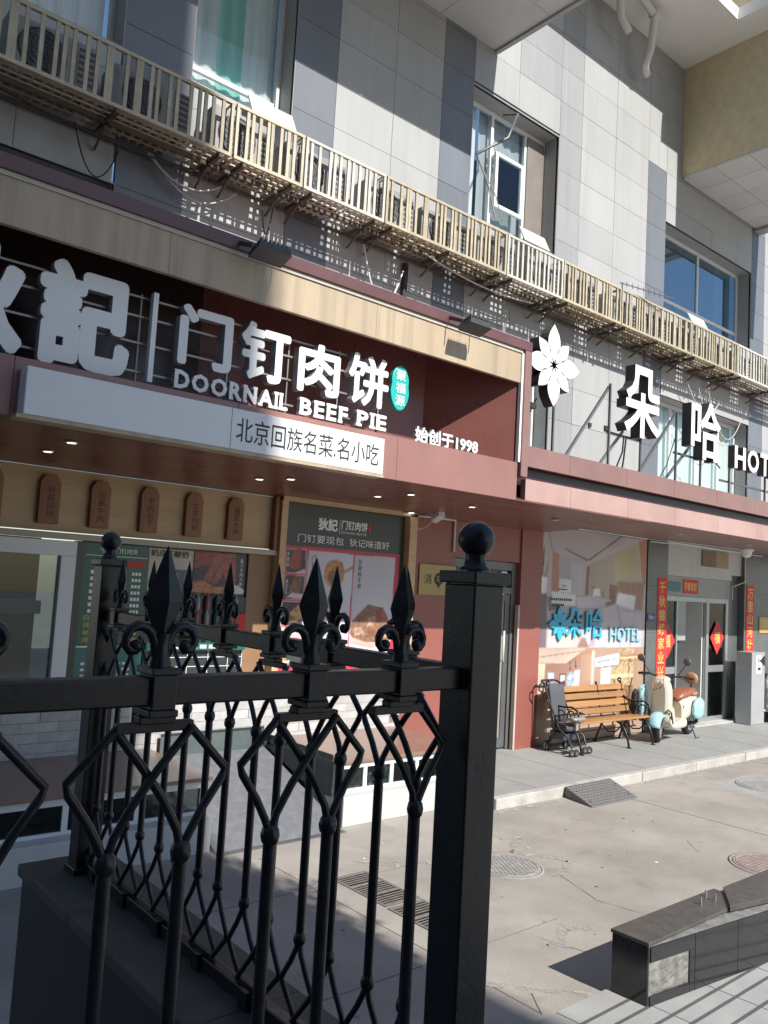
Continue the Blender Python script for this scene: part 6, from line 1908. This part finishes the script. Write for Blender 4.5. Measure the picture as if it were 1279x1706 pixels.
# floorboard and body
sp(MB().loft([(.22, 0, .27, .16, .05), (.3, 0, .25, .19, .06), (.6, 0, .25, .20, .06), (.72, 0, .27, .2, .08)], 14, power=5), 'floorboard', creamp)
sp(MB().loft([(.69, 0, .43, .12, .17), (.705, 0, .43, .14, .19), (.80, 0, .46, .16, .20), (1.1, 0, .50, .17, .17), (1.35, 0, .55, .15, .12), (1.5, 0, .58, .11, .075), (1.54, 0, .585, .08, .05)], 24, power=3.6), 'rear_body', creamp)
sp(MB().tube([(.74, -.168, .30), (.9, -.176, .33), (1.05, -.18, .36)], .005, 5), 'body_seam', rubberk)
sp(MB().tube([(.05, -.05, 1.0), (-.06, -.1, .93), (-.05, -.03, .84), (.06, 0, .9)], .006, 5).tube([(.06, .06, 1.0), (-.04, .14, .9), (-.02, .06, .8), (.06, .02, .85)], .006, 5), 'control_cable', mat('pinkish_cable', (.25, .1, .09), .5))
for s_ in (-1, 1):
    sp(MB().loft([(1.0, s_ * .20, .46, .02, .08), (1.06, s_ * .215, .47, .045, .16), (1.22, s_ * .22, .48, .055, .185), (1.4, s_ * .215, .47, .045, .15), (1.5, s_ * .2, .46, .02, .07)], 14), 'side_panel', bluep2)
sp(MB().loft([(.64, 0, .64, .06, .03), (.68, 0, .66, .12, .06), (.8, 0, .70, .145, .075), (1.0, 0, .71, .15, .07), (1.2, 0, .735, .14, .06), (1.38, 0, .75, .12, .045), (1.44, 0, .75, .06, .02)], 18), 'seat', leather)
sp(MB().loft([(1.2, 0, .70, .13, .02), (1.3, 0, .70, .145, .04), (1.5, 0, .69, .12, .035), (1.56, 0, .69, .06, .02)], 12), 'rear_rack', leatherl)
bs = MB().lathe([(.0, -.03), (.08, -.028), (.105, -.012), (.105, .012), (.08, .028), (0, .03)], (1.5, 0, .93), 20, 0, 'x')
sp(bs, 'back_cushion', leatherl)
sp(MB().tube([(1.5, 0, .70), (1.51, 0, .9)], .016, 7), 'cushion_post', rubberk)
sp(MB().tube([(.85, .0, .2), (1.36, -.12, WR)], .03, 8).tube([(1.36, -.14, .52), (1.36, -.14, WR)], .028, 8).tube([(1.36, .14, .52), (1.36, .14, WR)], .028, 8), 'swing_arm', rubberk)
sp(MB().box(1.5, 1.53, -.09, .09, .26, .40), 'number_plate', letterw, bev=.003)
sp(MB().tube([(1.0, -.17, .22), (1.02, -.24, .02), (1.06, -.25, .0)], .012, 6).tube([(1.02, -.24, .012), (1.15, -.25, .012)], .012, 6), 'kick_stand', galv)
sp(MB().lathe([(0, -.012), (.03, -.01), (.034, .008)], (.72, -.12, .52), 12, 0, 'x'), 'key_cap', leather)
scm.rotation_euler = (0, 0, rad(9))
scm.scale = (1, 1.15, 1.06)

# ================================================================== metal pillar and covered motorbike
mp_ = thing('metal_pillar', 'plain grey metal barrier pillar with a white notice right of the hotel door', 'pillar', (16.75, 7.95, .12))
box('cabinet', 16.42, 16.98, 7.80, 8.12, .125, 1.56, mat('cabinet_grey', (.42, .43, .44), .4, metal=.3, var=.05), mp_, .006)
box('notice', 16.6, 16.83, 7.795, 7.799, 1.14, 1.5, letterw, mp_)
pr = MB().box(16.66, 16.79, 7.7935, 7.7945, 1.2, 1.26).box(16.68, 16.72, 7.7935, 7.7945, 1.36, 1.46)
pr.add([(16.72, 7.7938, 1.39), (16.98, 7.7938, 1.28), (16.98, 7.7938, 1.5)], [(0, 1, 2)])  # triangle paints a dark shadow beside the notice
pr.build('notice_print_and_shadow', ink, mp_)
cv = thing('covered_motorbike', 'motorbike under a white plastic sheet at the right photo edge', 'motorbike', (18.0, 7.9, .12))
mb = MB()
RR, CC = 10, 26
vv = []
for i in range(RR):
    t = i / (RR - 1)
    for k in range(CC):
        a = 2 * math.pi * k / CC
        rx, ry = .95 - .55 * t ** 2.2, .42 - .25 * t ** 1.6
        wob = 1 + .07 * math.sin(5 * a + i) * (1 - t) + .05 * math.sin(9 * a + 2 * i)
        vv.append((18.05 + rx * wob * math.cos(a), 7.85 + ry * wob * math.sin(a), .36 + .88 * t + .03 * math.sin(3 * a + i)))
fs = [(i * CC + k, i * CC + (k + 1) % CC, (i + 1) * CC + (k + 1) % CC, (i + 1) * CC + k) for i in range(RR - 1) for k in range(CC)] + [tuple(range((RR - 1) * CC, RR * CC))]
mb.add(vv, fs, 0, True)
mb.build('sheet', mat('white_plastic', (.66, .66, .66), .25, var=.06, bump=.4, bscale=8), cv)
for X in (17.5, 18.7):
    MB().lathe([(.14, -.05), (.25, -.05), (.27, 0), (.25, .05), (.14, .05)], (X, 7.85, .39), 22, 0, 'y').build('wheel', rubberk, cv)

# ================================================================== iron fence on its granite wall
wl = thing('granite_wall', 'dark granite wall with a capping slab carrying the iron fence', 'wall', (1.43, 2.4, 0))
box('wall_body', 1.255, 1.605, .95, 3.80, .001, 1.135, mat('dark_granite_face', (.03, .031, .033), .4, var=.3, scale=20, dirt=.2), wl)
Y = 3.815
for L_ in (.62, .98, .95, .4):
    box('cap_slab', 1.235, 1.63, Y - L_ + .002, Y, 1.142, 1.19, mat('granite_cap', (.07, .067, .062), .6, var=.3, scale=9, dirt=.35, bump=.1), wl, .004)
    Y -= L_
box('wall_body', -2.5, 1.2545, 1.18, 1.54, .001, 1.135, MATS['dark_granite_face'], wl)
box('cap_slab', -2.5, 1.234, 1.16, 1.56, 1.142, 1.19, MATS['granite_cap'], wl, .004)

FX, FY = 1.441, 1.359
fe = thing('iron_fence', 'black wrought-iron fence with spear tips and ball-topped posts in the foreground', 'fence', (FX, FY, 1.19))


def post(cx, cy, w_=.10):
    h = w_ / 2
    p = box('post', cx - h, cx + h, cy - h, cy + h, 1.19, 2.512, ironk, fe, .004)
    c_ = MB()
    c_.box(cx - h - .011, cx + h + .011, cy - h - .011, cy + h + .011, 2.513, 2.543)
    c_.build('post_cap', ironk, p, .004)
    MB().lathe([(.036, 2.543), (.036, 2.552), (.029, 2.556), (.027, 2.562), (.0245, 2.575), (.026, 2.585)], (cx, cy, 0), 20).lathe([(.0445 * math.sin(rad(a)) + .0001, 2.62 - .0445 * math.cos(rad(a))) for a in range(5, 181, 12)] + [(.0001, 2.6645)], (cx, cy, 0), 24).build('ball', ironk, p)
    MB().box(cx - h - .012, cx + h + .012, cy - h - .012, cy + h + .012, 1.19, 1.22).build('post_foot', ironk, p, .004)


post(FX, FY)
post(FX, 3.60)
chips = MB()
for i in range(16):
    Z = RND.uniform(1.5, 2.35)
    X = FX - .05 + RND.choice([RND.uniform(.002, .012), RND.uniform(.01, .09)])
    s1, s2 = RND.uniform(.001, .003), RND.uniform(.002, .009)
    if i < 3:
        Z, s1, s2, X = 2.12 - i * .03, .006, .010, FX + RND.uniform(-.02, .02)
    chips.face([(X + s1 * math.cos(a) * RND.uniform(.6, 1.2), FY - .0504, Z + s2 * math.sin(a)) for a in [2 * math.pi * k / 7 for k in range(7)]])
chips.build('paint_chip', mat('bare_primer', (.08, .085, .09), .8, var=.4, scale=90), fe)['kind'] = 'stuff'

RZ0, RZ1 = 2.268, 2.318


def G(u, z, axis, c, dpt=0.0):
    return (u, c + dpt, z) if axis == 'x' else (c + dpt, u, z)


def module(u, axis, c, left=True, right=True, full=True):
    """one spear with its clamp, bracket and pair of balusters"""
    r_, R_ = .0082, .0125
    mb = MB()
    # clamp over the rail
    def B(u0, u1, d, z0, z1):
        if axis == 'x':
            mb.box(u0, u1, c - d, c + d, z0, z1)
        else:
            mb.box(c - d, c + d, u0, u1, z0, z1)
    B(u - .027, u + .027, .034, 2.322, 2.334)
    B(u - .0225, u + .0225, .031, 2.262, 2.322)
    B(u - .027, u + .027, .034, 2.250, 2.262)
    B(u - .034, u + .034, .014, 2.236, 2.250)
    mb.build('clamp', ironk, fe, .002)
    # spear
    s_ = MB()
    s_.lathe([(.020, 2.334), (.0195, 2.342), (.0155, 2.352), (.0145, 2.38), (.017, 2.392)], G(u, 0, axis, c), 12)
    prof = [(.014, 2.385), (.019, 2.40), (.0365, 2.447), (.0345, 2.456), (.020, 2.495), (.008, 2.530), (.0012, 2.546)]
    vs2 = []
    for (w_, z) in prof:
        for (p, q) in ((w_, 0), (0, w_ * .55), (-w_, 0), (0, -w_ * .55)):
            vs2.append(G(u + p, z, axis, c, q))
    n = len(prof)
    s_.add(vs2, [(i * 4 + k, i * 4 + (k + 1) % 4, (i + 1) * 4 + (k + 1) % 4, (i + 1) * 4 + k) for i in range(n - 1) for k in range(4)] + [(0, 1, 2, 3), tuple(range(4 * n - 4, 4 * n))])
    s_.build('spear', ironk, fe, .0015, recalc=True)
    for s in (-1, 1):
        pts = [(.008, 2.352), (.011, 2.375), (.018, 2.392), (.030, 2.403), (.045, 2.405), (.058, 2.398), (.065, 2.385), (.064, 2.371), (.056, 2.362), (.047, 2.363), (.043, 2.370)]
        k = MB().tube([G(u + s * a, z, axis, c) for a, z in pts], [.009, .0095, .0095, .0095, .0095, .009, .0085, .008, .0085, .0095, .010], 8)
        k.lathe([(.0115 * math.sin(rad(a)) + .0001, -.0115 * math.cos(rad(a))) for a in range(0, 181, 20)], G(u + s * .046, 2.370, axis, c), 10)
        k.build('scroll', ironk, fe)
    for sgn, (zt, zk, zx, zn) in ((1, (2.230, 2.147, 2.147, 2.008)), (-1, (1.253, 1.335, 1.335, 1.478))):
        br = MB()
        a, b = G(u - .072, zt, axis, c), G(u + .072, zt, axis, c)
        br.bar(a, b, .018, .018)
        br.build('bracket', ironk, fe, .002)
    for s, on in ((-1, left), (1, right)):
        if not on:
            continue
        bl = MB()
        kn = s * .069
        for (zt, zk, zx, zn) in ((2.228, 2.147, 2.147, 2.008), (1.255, 1.337, 1.337, 1.478)):
            dz = 1 if zn > 1.8 else -1
            bl.tube([G(u + s * .068, zt, axis, c), G(u + s * .146, zk, axis, c), G(u + s * .140, zk - dz * .018, axis, c), G(u + s * .105, zk - dz * .068, axis, c), G(u + s * .083, zk - dz * .108, axis, c), G(u + kn, zn, axis, c)], r_, 8)
            o_ = .010 * s
            bl.tube([G(u - s * .068, zt, axis, c, o_), G(u - s * .01, zt - dz * .072, axis, c, o_ * .6), G(u + s * .03, zt - dz * .128, axis, c, o_ * .4), G(u + s * .058, zk - dz * .10, axis, c), G(u + kn, zn, axis, c)], r_, 8)
            bl.lathe([(.010, -.020), (.0165, -.012), (.019, 0), (.0165, .012), (.010, .020)], G(u + kn, zn, axis, c), 12)
        bl.tube([G(u + kn, 2.0, axis, c), G(u + kn, 1.485, axis, c)], R_, 10)
        bl.build('baluster', ironk, fe)
    # foot clamp
    fc = MB()
    if axis == 'x':
        fc.box(u - .025, u + .025, c - .03, c + .03, 1.192, 1.25)
    else:
        fc.box(c - .03, c + .03, u - .025, u + .025, 1.192, 1.25)
    fc.build('foot_clamp', ironk, fe, .002)


for u in (-.976, -.651, -.326, -.001, .324, .649, .974):
    module(u, 'x', FY)
module(1.215, 'x', FY, left=False)
for k in range(7):
    module(1.60 + .307 * k, 'y', FX)
box('top_rail', -1.2, FX - .05, FY - .021, FY + .021, RZ0, RZ1, ironk, fe, .004)
box('bottom_rail', -1.2, FX - .05, FY - .018, FY + .018, 1.20, 1.243, ironk, fe, .003)
box('top_rail', FX - .021, FX + .021, FY + .05, 3.55, RZ0, RZ1, ironk, fe, .004)
box('bottom_rail', FX - .018, FX + .018, FY + .05, 3.55, 1.20, 1.243, ironk, fe, .003)

# ================================================================== street behind the camera: the block and the tree that shade the left half
ob = thing('street_block', 'tall plain block across the street behind the viewer', 'building', (-10, -24, 0))
box('wall', -34, 5.55, -32, -18, 0, 34, mat('block_wall', (.22, .215, .21), .8), ob)
box('side_wing', -14, -4.5, -10, 6.0, 0, 5.0, MATS['block_wall'], ob)  # unseen low wing, added to darken the ground at the left
bwm = MB().box(-.8, .8, -18.02, -17.98, 0, 1.6).mesh('window', framed)
for i in range(12):
    for j in range(8):
        share('window', bwm, ob, (-32 + i * 3.1, 0, 2 + j * 3.9))
tr = thing('street_tree', 'leafy street tree across the road behind the viewer', 'tree', (3.8, -2.9, 0))
MB().tube([(3.8, -2.9, 0), (3.82, -2.9, 2), (3.85, -2.85, 4.2), (3.95, -2.8, 7)], [.14, .11, .08, .03], 8).tube([(3.84, -2.86, 3.6), (4.1, -2.7, 4.8), (4.25, -2.6, 6)], [.06, .04, .02], 6).tube([(3.84, -2.86, 4), (3.6, -2.9, 5.2), (3.4, -2.8, 6.2)], [.06, .04, .02], 6).build('trunk', mat('bark', (.12, .09, .065), .9, var=.3), tr)
lv = MB()
for i in range(1100):
    # clumped leaves
    c_ = [(4.1, -2.3, 6.4, .45), (3.9, -2.3, 5.9, .45), (4.15, -2.0, 6.0, .4), (4.1, -2.2, 7.3, .5), (4.3, -2.2, 6.9, .35), (3.7, -2.3, 6.8, .5)][i % 6]
    p = Vector([RND.gauss(0, .5) for _ in range(3)]) * c_[3] + Vector(c_[:3])
    a = Vector([RND.uniform(-1, 1) for _ in range(3)]).normalized() * RND.uniform(.04, .08)
    b = a.cross(Vector([RND.uniform(-1, 1) for _ in range(3)])).normalized() * RND.uniform(.03, .05)
    lv.add([p - a, p + b, p + a, p - b], [(0, 1, 2, 3)])
lv.build('crown', mat('leaf', (.06, .09, .03), .6, var=.3), tr)
